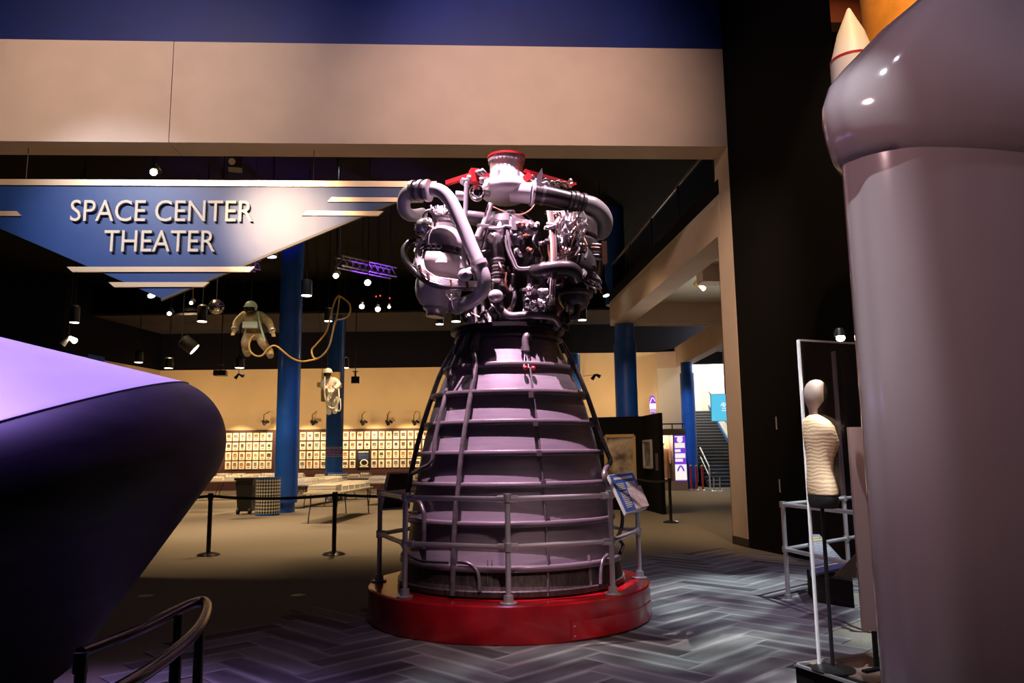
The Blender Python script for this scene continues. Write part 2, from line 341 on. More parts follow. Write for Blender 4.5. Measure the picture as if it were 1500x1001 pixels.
# balcony
bn = PY(1043, 293, 14.2); bf = PY(893, 443, 24.)
zb0, zb1 = PY(893, 478, 24.).z, bf.z
bdir = Vector((bf.x - bn.x, bf.y - bn.y, 0)).normalized(); bs = Vector((bdir.y, -bdir.x, 0))
bal = empty('balcony', 'beige concrete balcony with dark glass railing on the right side of the hall', 'balcony', (bf.x, bf.y, zb0)); bal['kind'] = 'structure'; del bal['category']
b0 = Vector((bf.x, bf.y, 0)); b1 = b0 - bdir * 10.2
def bz(v, z): return Vector((v.x, v.y, z))
zm = (zb0 + zb1) / 2
mk('edge_beam', MB().bar(bz(b0 + bs * .28, zm), bz(b1 + bs * .28, zm), .56, zb1 - zb0), 'beige_paint', bal, False)
mk('cross_beam', MB().bar(bz(b0 + bs * .56 - bdir * .3, zm + .0), bz(b0 + bs * 7 - bdir * .3, zm), .6, zb1 - zb0), 'beige_paint', bal, False)
mk('inner_beam', MB().bar(bz(b0 + bs * 1.2 - bdir * 5.2, zm + .1), bz(b0 + bs * 7 - bdir * 5.2, zm + .1), .5, zb1 - zb0 - .2), 'beige_paint', bal, False)
mk('slab', MB().bar(bz(b0 + bs * 3.6, zb1 - .06), bz(b1 + bs * 3.6, zb1 - .06), 7.2, .12), 'white_wall', bal, False)
mk('kerb', MB().bar(bz(b0 + bs * .05 + bdir * .06, zb1 + .14), bz(b1 + bs * .05, zb1 + .14), .12, .28), 'navy_black', bal, False)
for i in range(5):
    p = b0 - bdir * (.1 + i * 2.4) + bs * .12; mk('post', MB().tube([bz(p, zb1 + .2), bz(p, zb1 + 1.18)], .025, 8), 'dark_metal', bal)
    if i < 4: q = p - bdir * 2.3; mk('glass_panel', MB().bar(bz(p - bdir * .08, zb1 + .7), bz(q, zb1 + .7), .014, .8), glassmat('smoked_glass', (.55, .6, .7)), bal, False)
mk('handrail', MB().tube([bz(b0 + bs * .12, zb1 + 1.2), bz(b1 + bs * .12, zb1 + 1.2)], .03, 8), mat('brown_rail', (.12, .06, .03), .4), bal)
struct('wall_balcony', MB().box((8.5, 19, 8.6), (.3, 11, 4.4)), 'black_paint')
spot('balcony_soffit_fill', (5.4, 21.0, .9 + 1.6), (5.4, 19.5, 6.0), 120, (1, .92, .8), 120, 1, .2)  # invisible mid-air uplight added to brighten the balcony underside
# floor sockets
for i, (px, py) in enumerate(((437, 873), (213, 874), (142, 895))):
    p = PZ(px, py); o = mk('floor_disc', MB().lathe([(.085, .0), (.085, .006), (.07, .010)], p, 20), mat('brass_dull', (.45, .34, .18), .45, .4))
    tag(o, ('round brass floor outlet nearest the red plinth', 'round brass floor outlet between the capsule and the belt posts', 'round brass floor outlet closest to the capsule edge')[i], 'floor outlet', 'floor outlets')
# carpet planks in herringbone
def plankmat():
    m = bpy.data.materials.new('carpet_plank'); m.use_nodes = True; nt = m.node_tree; b = nt.nodes['Principled BSDF']; b.inputs['Roughness'].default_value = .95
    tc = nt.nodes.new('ShaderNodeTexCoord'); sx = nt.nodes.new('ShaderNodeSeparateXYZ'); nt.links.new(tc.outputs['Object'], sx.inputs[0])
    oi = nt.nodes.new('ShaderNodeObjectInfo')
    mp = nt.nodes.new('ShaderNodeMapping'); mp.inputs['Scale'].default_value = (.9, 4.5, 1); nt.links.new(tc.outputs['Object'], mp.inputs[0])
    ad = nt.nodes.new('ShaderNodeVectorMath'); ad.operation = 'ADD'; nt.links.new(mp.outputs[0], ad.inputs[0])
    cb = nt.nodes.new('ShaderNodeCombineXYZ'); ml = nt.nodes.new('ShaderNodeMath'); ml.operation = 'MULTIPLY'; ml.inputs[1].default_value = 37
    nt.links.new(oi.outputs['Random'], ml.inputs[0]); nt.links.new(ml.outputs[0], cb.inputs[0]); nt.links.new(ml.outputs[0], cb.inputs[2]); nt.links.new(cb.outputs[0], ad.inputs[1])
    n = nt.nodes.new('ShaderNodeTexNoise'); n.inputs['Scale'].default_value = 1.6; n.inputs['Detail'].default_value = 3; nt.links.new(ad.outputs[0], n.inputs['Vector'])
    r = nt.nodes.new('ShaderNodeValToRGB'); e = r.color_ramp.elements; e[0].position = .1; e[0].color = (.05, .042, .048, 1); e[1].position = .95; e[1].color = (.19, .18, .18, 1)
    a1_ = nt.nodes.new('ShaderNodeMath'); a1_.operation = 'MULTIPLY_ADD'; a1_.inputs[1].default_value = .75; nt.links.new(oi.outputs['Random'], a1_.inputs[0])
    a2_ = nt.nodes.new('ShaderNodeMath'); a2_.operation = 'MULTIPLY_ADD'; a2_.inputs[1].default_value = 1.1; a2_.inputs[2].default_value = -.42; nt.links.new(n.outputs['Fac'], a2_.inputs[0]); nt.links.new(a2_.outputs[0], a1_.inputs[2])
    nt.links.new(a1_.outputs[0], r.inputs[0])
    ab = nt.nodes.new('ShaderNodeMath'); ab.operation = 'ABSOLUTE'; nt.links.new(sx.outputs['Y'], ab.inputs[0])
    ed = nt.nodes.new('ShaderNodeMapRange'); ed.inputs[1].default_value = .055; ed.inputs[2].default_value = .124; nt.links.new(ab.outputs[0], ed.inputs[0])
    mu = nt.nodes.new('ShaderNodeMath'); mu.operation = 'MULTIPLY'; nt.links.new(n.outputs['Fac'], mu.inputs[1]); p3 = nt.nodes.new('ShaderNodeMath'); p3.operation = 'POWER'; p3.inputs[1].default_value = 2.2; nt.links.new(ed.outputs[0], p3.inputs[0]); nt.links.new(p3.outputs[0], mu.inputs[0])
    mx = nt.nodes.new('ShaderNodeMix'); mx.data_type = 'RGBA'; mx.inputs[7].default_value = (.50, .48, .46, 1); nt.links.new(mu.outputs[0], mx.inputs[0]); nt.links.new(r.outputs[0], mx.inputs[6])
    nt.links.new(mx.outputs[2], b.inputs['Base Color']); MATS['carpet_plank'] = m; return m
pm = plankmat()
L_, W_ = 1.0, .25; NL = 4
pmb = MB(); pmb.box((0, 0, .004), (L_ - .004, W_ - .004, .008)); pme = None
C45 = math.cos(math.pi / 4)
def uv2w(u, v): return Vector(((u - v) * C45 + 1.4, (u + v) * C45 + 7.2, 0))
planks = []
for y in range(-70, 70):
    for j in range(-8, 9):
        x = y + 2 * NL * j
        planks.append(((x + NL / 2) * W_, (y + .5) * W_, 0))
for x in range(-70, 70):
    for j in range(-8, 9):
        y = x - 2 * NL + 1 + 2 * NL * j
        planks.append(((x + .5) * W_, (y + NL / 2) * W_, 1))
keep = []
for u, v, d in planks:
    p = uv2w(u, v)
    if p.y < 3.6 or p.y > 13.2: continue
    if p.y > 8.75 + 1.0 * (p.x + 1.37): continue
    if p.x > .235 * (13.36 - p.y) + 3.6 and p.y > 9: continue
    a = p.x / p.y
    if a < -.46 or a > .42 or (p - Vector((-.05, 8.1, 0))).length < 1.0: continue
    keep.append((p, d))
keep.sort(key=lambda t: t[0].length)
src = None
for i, (p, d) in enumerate(keep[:300]):
    if src is None:
        src = mk('carpet_plank', pmb, pm, fl, False, org=(0, 0, 0)); o = src
    else: o = src.copy(); COL.objects.link(o)
    o.location = p - WO['floor']; o.rotation_euler = (0, 0, math.pi / 4 + (math.pi / 2 if d else 0))
if len(keep) > 300:
    mb = MB()
    for p, d in keep[300:]: mb.box((p.x, p.y, .004), (L_ - .004, W_ - .004, .008), math.pi / 4 + (math.pi / 2 if d else 0))
    o = mk('carpet_planks', mb, mat('carpet_far', (.19, .17, .175), .95, noise=.3, scale=9), fl, False); o['kind'] = 'stuff'
# gobo projectors on the carpet
def gobo(name, loc, tgt, power, col, ang, sc):
    o = spot(name, loc, tgt, power, col, ang, .6, .03); l = o.data; l.use_nodes = True; nt = l.node_tree; em = nt.nodes['Emission']
    tc = nt.nodes.new('ShaderNodeTexCoord'); mp = nt.nodes.new('ShaderNodeMapping'); mp.inputs['Scale'].default_value = sc
    n = nt.nodes.new('ShaderNodeTexNoise'); n.inputs['Scale'].default_value = 1.; n.inputs['Detail'].default_value = 2
    r = nt.nodes.new('ShaderNodeValToRGB'); r.color_ramp.elements[0].position = .42; r.color_ramp.elements[0].color = (.18, .14, .20, 1); r.color_ramp.elements[1].position = .62
    nt.links.new(tc.outputs['Normal'], mp.inputs[0]); nt.links.new(mp.outputs[0], n.inputs['Vector']); nt.links.new(n.outputs['Fac'], r.inputs[0]); nt.links.new(r.outputs[0], em.inputs['Color'])
gobo('gobo_projector_teal', (5.2, 6.2, 10.5), (3.3, 8.1, 0), 8500, (.80, .97, 1), 28, (7, 16, 7))
gobo('gobo_projector_white', (.9, 1.2, 10.5), (.7, 4.9, 0), 6500, (.84, .97, 1), 19, (9, 9, 9))
spot('floor_purple', (-.2, 4.6, 9.8), (-.9, 5.4, 0), 300, (.75, .5, 1), 34, 1, .2)
spot('floor_right', (2.6, 6.2, 10.0), (3.2, 9.6, 0), 900, (.66, .62, 1), 40, 1, .2)
# blue columns
def column(p, rad, h, label, z0=0.):
    c = empty('blue_column', label, 'column', (p.x, p.y, z0), 0, 'tall blue columns')
    mk('shaft', MB().lathe([(rad, z0 + .28), (rad, z0 + h)], (p.x, p.y, 0), 36), 'column_blue', c)
    mk('foot', MB().lathe([(rad * .8, z0), (rad * .8, z0 + .32)], (p.x, p.y, 0), 28), 'column_blue', c)
    mk('seam', MB().lathe([(rad + .006, z0 + h * .42), (rad + .006, z0 + h * .42 + .03)], (p.x, p.y, 0), 36), 'column_blue', c); return c
c1 = PZ(413, 752); c1.y += .33; column(c1, .335, 9.45, 'nearest blue column with the checkered bin at its foot')
c2 = PY(489, 690, 30.8); c2.z = 0; col2o = column(c2, .335, PY(489, 463, 30.8).z, 'blue column behind the small white astronaut')  # shaft cut short to stand for its top fading into darkness
c3 = PY(917, 560, 23.7); c3.z = 0; column(c3, .335, zb0 - .55 - .02, 'blue column under the balcony corner')
mk('collar', MB().lathe([(.29, zb0 - .6), (.29, zb0)], (c3.x, c3.y, 0), 28), 'column_blue', bpy.data.objects['blue_column.002'])
c4 = PY(1010, 640, 36.2); c4.z = 0; c4o = column(c4, .32, zl - .5, 'thin blue column in front of the staircase')
mk('collar', MB().lathe([(.27, zl - .55), (.27, zl)], (c4.x, c4.y, 0), 28), 'column_blue', c4o)
c3u = Vector((c3.x - .1, c3.y + .9, 0)); uc = mk('blue_column_upper', MB().lathe([(.335, zb1 + .02), (.335, 9.48)], (c3u.x, c3u.y, 0), 28), 'column_blue'); uc['kind'] = 'structure'
spot('stair_column_spot', (6.2, 31.5, 8.4), (c4.x, c4.y, 2.4), 1600, (.8, .9, 1), 24, .8, .1)
spot('column_spot', (-4.2, 19.0, 9.0), (c1.x, c1.y, 2.0), 900, (.9, .92, 1), 22, .9, .1)
c5 = PY(841, 560, 36.); c5.z = 0; column(c5, .30, PY(841, 519, 36.).z, 'blue column half hidden behind the right edge of the engine nozzle')
# hall light: ceiling cans (their own glowing cans are built further down)
HL = [(-9, 20, 9.2), (-3.5, 17.5, 9.2), (-10.5, 27, 9.2), (-4.5, 26, 9.2), (-8.5, 33, 9.2), (-14.5, 34, 9.2), (1.0, 18.5, 9.2), (5.5, 30, 9.2), (-6.2, 15.8, 9.2)]
for i, p in enumerate(HL): spot('hall_downlight', p, (p[0] + .2, p[1], 0), 4000 if i < 6 else 1700, (1, .68, .36), 75, .8, .12)
for i in range(9):
    x = -17.2 + i * 1.7; spot('picture_wall_light', (x, YB - 1.6, 3.55), (x, YB, 1.75), 420, (1, .66, .32), 80, .8, .06)
for i in range(5): spot('wall_fill', (-17 + 3.7 * i, YB - 5.5, 2.6), (-17 + 3.7 * i, YB, 5.0), 520, (1, .64, .32), 95, 1, .3)  # unseen mid-air spots added for the spill up the cream wall
for i in range(2): spot('wall_fill_right', (3.4 + 2.4 * i, YR - 4.5, 3.4), (3.6 + 2.4 * i, YR, 5.0), 420, (1, .66, .36), 95, 1, .3)  # same added mid-air spots for the right wall, no fixtures
# ================================================================== rocket engine on its red plinth
AX, AY = -.035, 8.1
pl = empty('plinth', 'round glossy red display plinth under the rocket engine', 'plinth', (AX - .02, AY, 0))
mk('drum', MB().lathe([(1.375, .012), (1.385, .03), (1.385, .315), (1.372, .328), (0.02, .33)], (AX - .02, AY, 0), 96), 'red_plinth', pl)
a0 = math.atan2(-.79, .61)
def arcplate(a0, a1, r, z0, z1, th=.008, n=14):
    mb = MB(); rings = []
    for i in range(n + 1):
        a = a0 + (a1 - a0) * i / n; c, s = math.cos(a), math.sin(a)
        rings.append([Vector((AX - .02 + c * q, AY + s * q, z)) for q, z in ((r, z0), (r + th, z0), (r + th, z1), (r, z1))])
    return mb.loft(rings)
sk = mk('access_panel', arcplate(math.radians(-68), math.radians(-12), 1.384, .03, .18), 'red_plinth', pl)
for a in (-66.8, -13.2):
    for z in (.06, .14):
        c, s = math.cos(math.radians(a)), math.sin(math.radians(a)); p = Vector((AX - .02 + c * 1.39, AY + s * 1.39, z))
        mk('screw', MB().tube([p, p + Vector((c, s, 0)) * .008], .008, 8), 'silver', sk)
# railing
rl = empty('safety_railing', 'silver pipe railing standing on the red plinth', 'railing', (AX - .02, AY, .33))
posts = []
for i in range(8):
    a = math.radians(-90 + 45 * i); p = Vector((AX - .02 + 1.3 * math.cos(a), AY + 1.3 * math.sin(a), 0)); posts.append(p)
    po = mk('post', MB().tube([p + Vector((0, 0, .335)), p + Vector((0, 0, 1.215))], .024, 12), 'rail_silver', rl)
    mk('flange', MB().lathe([(.075, .331), (.075, .341), (.045, .345), (.04, .40)], p, 16), 'rail_silver', po)
    for z in (.79, 1.20): mk('fitting', MB().lathe([(.034, z - .035), (.036, z - .03), (.036, z + .03), (.034, z + .035)], p, 14), 'silver', po)
for i in range(8):
    a, b = posts[i], posts[(i + 1) % 8]; d = (b - a).normalized()
    for z in (.79, 1.19):
        ra = mk('rail', MB().tube([a + Vector((0, 0, z)), b + Vector((0, 0, z))], .022, 12), 'rail_silver', rl)
        mk('sleeve', MB().tube([a + d * .02 + Vector((0, 0, z)), a + d * .09 + Vector((0, 0, z))], .031, 12), 'silver', ra)
        mk('sleeve', MB().tube([b - d * .09 + Vector((0, 0, z)), b - d * .02 + Vector((0, 0, z))], .031, 12), 'silver', ra)
# nozzle
BAND = [(2.423, .684), (2.153, .81), (1.866, .878), (1.581, .949), (1.293, .998), (.953, 1.046), (.578, 1.105)]
BODY = [(.36, 1.105), (.47, 1.085), (.578, 1.062), (.77, 1.034), (.953, 1.006), (1.12, .985), (1.293, .958), (1.44, .935), (1.581, .909), (1.73, .878), (1.866, .840), (2.02, .800), (2.153, .755), (2.29, .702), (2.423, .642), (2.57, .578), (2.70, .525)]
BODY = [(z, r - .012) for z, r in BODY]
def nozR(z):
    if z <= BODY[0][0]: return BODY[0][1]
    for (z0, r0), (z1, r1) in zip(BODY, BODY[1:]):
        if z <= z1: return r0 + (r1 - r0) * (z - z0) / (z1 - z0)
    return BODY[-1][1]
def onnoz(px, py, off=.03):
    r = ray(px, py); best = None
    for i in range(500):
        t = 5.5 + i * .006; p = Vector((r.x * t, r.y * t, HC + r.z * t)); d = math.hypot(p.x - AX, p.y - AY) - nozR(p.z) - off
        if d <= 0: return p
        if best is None or d < best[0]: best = (d, p)
        if p.y > AY + .2: break
    p = best[1]; return p
en = empty('rocket_engine', 'large rocket engine with ribbed bell nozzle and tangled pipework on top', 'rocket engine', (AX, AY, .33))
mk('nozzle_shell', MB().lathe([(r, z) for z, r in BODY if z >= .57], (AX, AY, 0), 96, cap=False), 'nozzle_metal', en)
mk('nozzle_skirt', MB().lathe([(1.06, .345), (1.105, .335), (1.125, .35), (1.125, .39), (1.108, .40), (1.085, .47), (1.062, .575)], (AX, AY, 0), 96, cap=False), 'nozzle_dark', en)
mk('nozzle_liner', MB().lathe([(r - .03, z) for z, r in BODY], (AX, AY, 0), 64, cap=False), 'dark_metal', en)
for z, r in BAND:
    b = nozR(z)
    mk('hatband', MB().lathe([(b - .005, z - .032), (r - .03, z - .024), (r - .004, z - .026), (r, z - .018), (r, z + .014), (r - .006, z + .022), (b - .005, z + .026), (b - .005, z - .032)], (AX, AY, 0), 96, cap=False), 'band_metal', en)
def pxc(L, ox, oy, sc): return [(ox + x / sc, oy + y / sc) for x, y in L]
def C2(L): return pxc(L, 540, 460, 3.5714)
def C3(L): return pxc(L, 530, 690, 3.4884)
def noztube(name, L, r, m, off, smooth=4): return mk(name, MB().tube([onnoz(x, y, off) for x, y in L], r, 10, smooth), m, en)
noztube('coolant_line', C2([(475, 145), (445, 190), (380, 305), (330, 440), (297, 540), (262, 660), (238, 760), (215, 870), (200, 960)]) , .025, 'gun_metal', .05)
noztube('coolant_line', C2([(515, 132), (483, 185), (425, 330), (395, 460), (370, 560), (348, 660), (340, 735), (325, 785), (275, 812), (228, 835)]), .024, 'gun_metal', .05)
noztube('coolant_line', C2([(565, 125), (545, 165), (560, 268), (537, 410), (515, 540), (497, 650), (484, 750), (474, 860), (465, 960)]) + C3([(480, 200), (470, 380), (466, 520), (462, 640)]), .025, 'gun_metal', .05)
for q in ((475, 145), (515, 132), (565, 125), (820, 130)):
    (x, y), = C2([q]); p = onnoz(x, y + 2, .06); p2 = onnoz(x - 2 if q[0] < 800 else x, y + 12, .05)
    el = mk('elbow', MB().tube([p + Vector((.05, .12, .03)), p + Vector((.02, .02, .045)), p, p2], [.03, .036, .036, .034], 12, 4), 'band_metal', en)
    mk('sleeve', MB().tube([p2, p2 + (p2 - p).normalized() * .05], .044, 12), 'gun_metal', el)
noztube('coolant_line', C2([(1012, 150), (1040, 205), (1085, 290), (1140, 420), (1175, 520), (1205, 615), (1245, 715), (1265, 775), (1240, 810), (1232, 850), (1248, 905)]), .025, 'gun_metal', .07)
noztube('drain_line', C2([(822, 150), (840, 250), (857, 380), (870, 480), (885, 600), (897, 720), (908, 830), (918, 950)]) + C3([(935, 180), (945, 330), (952, 470), (950, 640)]), .010, 'gun_metal', .03)
for q in ((850, 425), (873, 573), (893, 730), (915, 885)):
    (x, y), = C2([q]); p = onnoz(x, y, .06); mk('bracket', MB().box(p, (.045, .04, .05)), 'band_metal', en, False)
for q in ((820, 283), (862, 285)):
    (x, y), = C2([q]); mk('sensor_cap', MB().ell(onnoz(x, y, .06), (.022, .022, .022), 10, 6), 'red_paint', en)
for dx in (-14, 12): noztube('sensor_lead', C2([(822, 170), (822 + dx * .4, 220), (826 + dx, 283)]), .006, 'silver', .05)
noztube('drain_line', C3([(255, 150), (292, 158), (312, 200), (318, 240), (318, 330), (316, 400)]), .022, 'gun_metal', .06)
noztube('drain_line', C3([(240, 160), (222, 200), (235, 212), (290, 213)]), .012, 'gun_metal', .06)
noztube('drain_line', C3([(490, 465), (540, 472), (580, 500), (598, 545), (600, 620)]), .017, 'gun_metal', .05)
noztube('drain_line', C3([(1255, 430), (1232, 455), (1222, 500), (1220, 580)]), .017, 'gun_metal', .05)
noztube('seam_strip', C3([(643, 455), (642, 615)]), .005, 'band_metal', .012, 0); noztube('seam_strip', C3([(665, 455), (664, 615)]), .005, 'band_metal', .012, 0)
noztube('seam_strip', C3([(1160, 430), (1168, 590)]), .018, 'band_metal', .012, 0)
noztube('drain_line', C3([(205, 420), (250, 440), (300, 460), (350, 465), (440, 470)]), .012, 'dark_metal', .04)
noztube('drain_line', C3([(1330, 200), (1332, 250), (1325, 300), (1310, 340), (1335, 380), (1320, 420)]), .018, 'dark_metal', .05)
mk('attach_flange', MB().lathe([(.50, 2.70), (.545, 2.71), (.548, 2.78), (.545, 2.80), (.592, 2.805), (.592, 2.845), (.56, 2.85), (.46, 2.87), (.40, 2.90)], (AX - .01, AY, 0), 72), 'dark_metal', en)
mk('bolt_ring', MB().lathe([(.535, 2.715), (.565, 2.72), (.565, 2.735), (.535, 2.74)], (AX, AY, 0), 64), 'gun_metal', en)
mk('thrust_chamber', MB().lathe([(.42, 2.85), (.30, 2.93), (.24, 3.02), (.27, 3.12), (.33, 3.22), (.36, 3.40), (.40, 3.62), (.36, 3.86), (.28, 4.02), (.2, 4.1)], (AX, AY, 0), 48), 'dark_metal', en)
# --- powerhead: points are (crop x, crop y, depth offset from the axis)
def C1(x, y, d): return PY(560 + x / 3.7083, 210 + y / 3.7083, AY + d)
def pipe(name, L, r, m, smooth=5, seg=14, parent=None):
    return mk(name, MB().tube([C1(*q) for q in L], r, seg, smooth), m, parent or en)
# top turbopump
tp = PY(742, 246, AY); tpx = tp.x
def zpx(py): return PY(742, py, AY).z
lp = mk('inlet_cylinder', MB().lathe([(.20, zpx(263)), (.178, zpx(255)), (.178, zpx(240)), (.195, zpx(239)), (.198, zpx(234)), (.19, zpx(232))], (tpx, AY, 0), 40), 'pump_white', en)
mk('inlet_cap', MB().lathe([(.20, zpx(233.5)), (.205, zpx(233)), (.205, zpx(230.5)), (.15, zpx(229.5))], (tpx, AY, 0), 40), 'red_paint', lp)
for k in range(28):
    a = 2 * math.pi * k / 28; p = Vector((tpx + .19 * math.cos(a), AY + .19 * math.sin(a), zpx(238.4)))
    if math.sin(a) < .3: mk('bolt', MB().tube([p - Vector((0, 0, .022)), p], .008, 6), 'gun_metal', lp)
mk('pump_volute', MB().ell((tpx - .01, AY - .03, zpx(282)), (.275, .30, .135), 32, 16), 'pipe_white', en)
mk('pump_shoulder', MB().lathe([(.27, zpx(280)), (.25, zpx(268)), (.22, zpx(262)), (.19, zpx(258))], (tpx, AY, 0), 40), 'pipe_white', en)
for a in (-150, -110, -60, -20):
    p = Vector((tpx + .235 * math.cos(math.radians(a)), AY + .235 * math.sin(math.radians(a)), zpx(264))); mk('lug', MB().tube([p - Vector((0, 0, .03)), p + Vector((0, 0, .03))], .018, 8), 'bright_steel', en)
pipe('volute_outlet', [(700, 268, -.16), (760, 269, -.18), (815, 273, -.2)], [.10, .11, .112], 'pipe_white')
pipe('outlet_flange', [(808, 271, -.225), (822, 273, -.22)], .135, 'pipe_white', 0, 24)
pipe('discharge_duct', [(822, 274, -.22), (900, 285, -.2), (1010, 312, -.16)], [.105, .10, .10], 'dark_metal', 4, 20)
pipe('duct_band', [(865, 280, -.21), (880, 283, -.205)], .108, 'gun_metal', 0, 20)
for i in range(4): q = 1010 + i * 22; pipe('bellows_joint', [(q, 312 + i * 6, -.16 + .01 * i), (q + 17, 317 + i * 6, -.15 + .01 * i)], .122 if i % 2 else .112, 'gun_metal', 0, 20)
pipe('discharge_elbow', [(1090, 333, -.12), (1140, 345, -.1), (1185, 380, -.06), (1205, 430, 0), (1190, 475, .06), (1150, 480, .14), (1105, 465, .2)], [.105, .105, .10, .095, .095, .09, .09], 'pipe_white', 5, 20)
pipe('elbow_ring', [(1128, 474, .17), (1110, 467, .2)], .115, 'pipe_white', 0, 20)
# left big duct
pipe('fuel_duct', [(270, 250, -.55), (320, 262, -.58), (368, 310, -.60), (410, 390, -.62), (450, 480, -.64), (490, 580, -.66), (530, 670, -.68), (553, 740, -.68), (545, 800, -.66), (500, 848, -.6), (440, 872, -.52), (385, 888, -.42)], .069, 'pipe_white', 6, 20)
pipe('duct_clamp', [(520, 645, -.675), (530, 668, -.68)], .085, 'bright_steel', 0, 20)
pipe('duct_clamp', [(415, 878, -.48), (395, 885, -.44)], .088, 'bright_steel', 0, 20)
for i in range(5): pipe('bellows_joint', [(160 + i * 20, 262 + (2 - abs(i - 2)) * -1 - i * 1, -.5 - i * .01), (176 + i * 20, 261 - i, -.51 - i * .01)], .098 if i % 2 else .112, 'gun_metal' if i % 2 else 'bright_steel', 0, 20)
pipe('duct_return', [(165, 262, -.49), (135, 275, -.46), (118, 310, -.42), (122, 365, -.36), (160, 392, -.26), (220, 385, -.12)], [.072, .072, .068, .068, .066, .066], 'pipe_white', 5, 18)
pipe('cross_duct', [(280, 395, -.1), (380, 395, -.12), (480, 405, -.1), (560, 415, -.05)], .075, 'gun_metal', 3, 16)
pipe('cross_duct', [(400, 285, -.25), (450, 285, -.25)], .05, 'pipe_white', 0, 14)
# left high pressure pump
la, lb = C1(285, 945, -.30), C1(348, 445, -.30); ld = lb - la; LL = ld.length
def lp_part(name, prof, m): return mk(name, MB().lathe([(r, t * LL) for r, t in prof], la, 36, ld), m, en)
lp_part('pump_nozzle_end', [(.09, 0), (.095, .01), (.085, .03), (.10, .06), (.13, .075), (.13, .10), (.10, .11)], 'bright_steel')
lp_part('pump_lower_dome', [(.11, .09), (.17, .13), (.215, .2), (.235, .28), (.235, .36), (.22, .42), (.20, .45)], 'pump_white')
lp_part('pump_mid_dome', [(.21, .44), (.26, .47), (.285, .52), (.285, .58), (.265, .63), (.235, .66), (.2, .67)], 'pump_white')
lf = lp_part('pump_flange', [(.20, .655), (.262, .66), (.262, .675), (.245, .68), (.245, .70), (.262, .705), (.262, .72), (.2, .73)], 'gun_metal')
lp_part('pump_upper_dome', [(.235, .72), (.24, .76), (.235, .82), (.20, .88), (.15, .93), (.11, .96), (.11, 1.0)], 'bright_steel')
u_ = ld.normalized(); e1 = u_.orthogonal().normalized(); e2 = u_.cross(e1)
for k in range(30):
    a = 2 * math.pi * k / 30; p = la + ld * .674 + (e1 * math.cos(a) + e2 * math.sin(a)) * .262
    if p.y < AY - .2: mk('bolt', MB().tube([p, p + u_ * .045], .011, 6), 'dark_metal', lf)
mk('pump_boss', MB().ell(C1(320, 650, -.60), (.06, .03, .04), 14, 8), 'pump_white', en)
vp = C1(222, 450, -.34)
vv = mk('drive_head', MB().lathe([(.10, -.05), (.11, .0), (.075, .03), (.05, .06), (.02, .07)], vp, 20, (-.5, -.8, .3)), 'bright_steel', en)
for k in range(12):
    a = 2 * math.pi * k / 12; ax_ = Vector((-.5, -.8, .3)).normalized(); f1 = ax_.orthogonal().normalized(); f2 = ax_.cross(f1); p = vp + (f1 * math.cos(a) + f2 * math.sin(a)) * .095
    mk('bolt', MB().tube([p, p + ax_ * .03], .011, 6), 'chrome', vv)
pipe('silver_loop', [(200, 525, -.35), (150, 535, -.36), (118, 580, -.4), (130, 640, -.45), (185, 705, -.52), (250, 755, -.58), (330, 778, -.6), (430, 785, -.58), (515, 785, -.5)], .032, 'gun_metal', 5, 12)
for i in range(5):
    o_ = i * 8
    pipe('harness_tube', [(190 + o_, 520, -.42), (182 + o_ * 1.2, 600, -.5), (200 + o_, 680, -.58 - i * .008), (262 + o_ * .8, 740 - o_ * .5, -.64), (340, 764 - o_ * .9, -.66), (430, 775 - o_ * .9, -.65), (515, 778 - o_ * .8, -.56)], .0075, 'wire_white', 5, 8)
for x, y in ((375, 770), (462, 780), (250, 735), (205, 690)): pipe('clamp', [(x - 4, y - 28, -.66), (x + 4, y + 12, -.66)], .014, 'copper', 0, 8)
for k in range(9):
    x = 175 + random.random() * 70; y = 530 + k * 18; pipe('wire', [(x, y, -.48), (x + random.uniform(-25, 25), y + 25, -.52), (x + random.uniform(10, 60), y + random.uniform(-20, 40), -.5)], .006, 'wire_white', 4, 6)
mk('actuator_joint', MB().ell(C1(450, 715, -.7), (.07, .06, .06), 16, 10), 'pipe_white', en); pipe('actuator_arm', [(420, 730, -.68), (480, 690, -.68), (530, 690, -.66)], .035, 'pipe_white', 3)
mk('actuator_pin', MB().tube([C1(452, 718, -.80), C1(452, 718, -.6)], .03, 14), 'bright_steel', en)
for k in range(14):
    t = k / 13; pipe('wire', [(215 + 160 * t, 400 - 60 * math.sin(t * 3) + random.uniform(-20, 20), -.3), (240 + 130 * t, 365 + random.uniform(-10, 25), -.35), (290 + 100 * t, 380 + random.uniform(-30, 60), -.3)], .007 + .006 * random.random(), random.choice(('wire_white', 'gun_metal', 'bright_steel')), 4, 6)
for k in range(12):
    x = 350 + random.random() * 80; y = 815 + random.random() * 90; pipe('wire', [(x, y, -.5), (x + random.uniform(-30, 30), y + random.uniform(-40, 20), -.54), (x + random.uniform(-20, 40), y + 30, -.5)], .007, random.choice(('wire_white', 'bright_steel')), 4, 6)
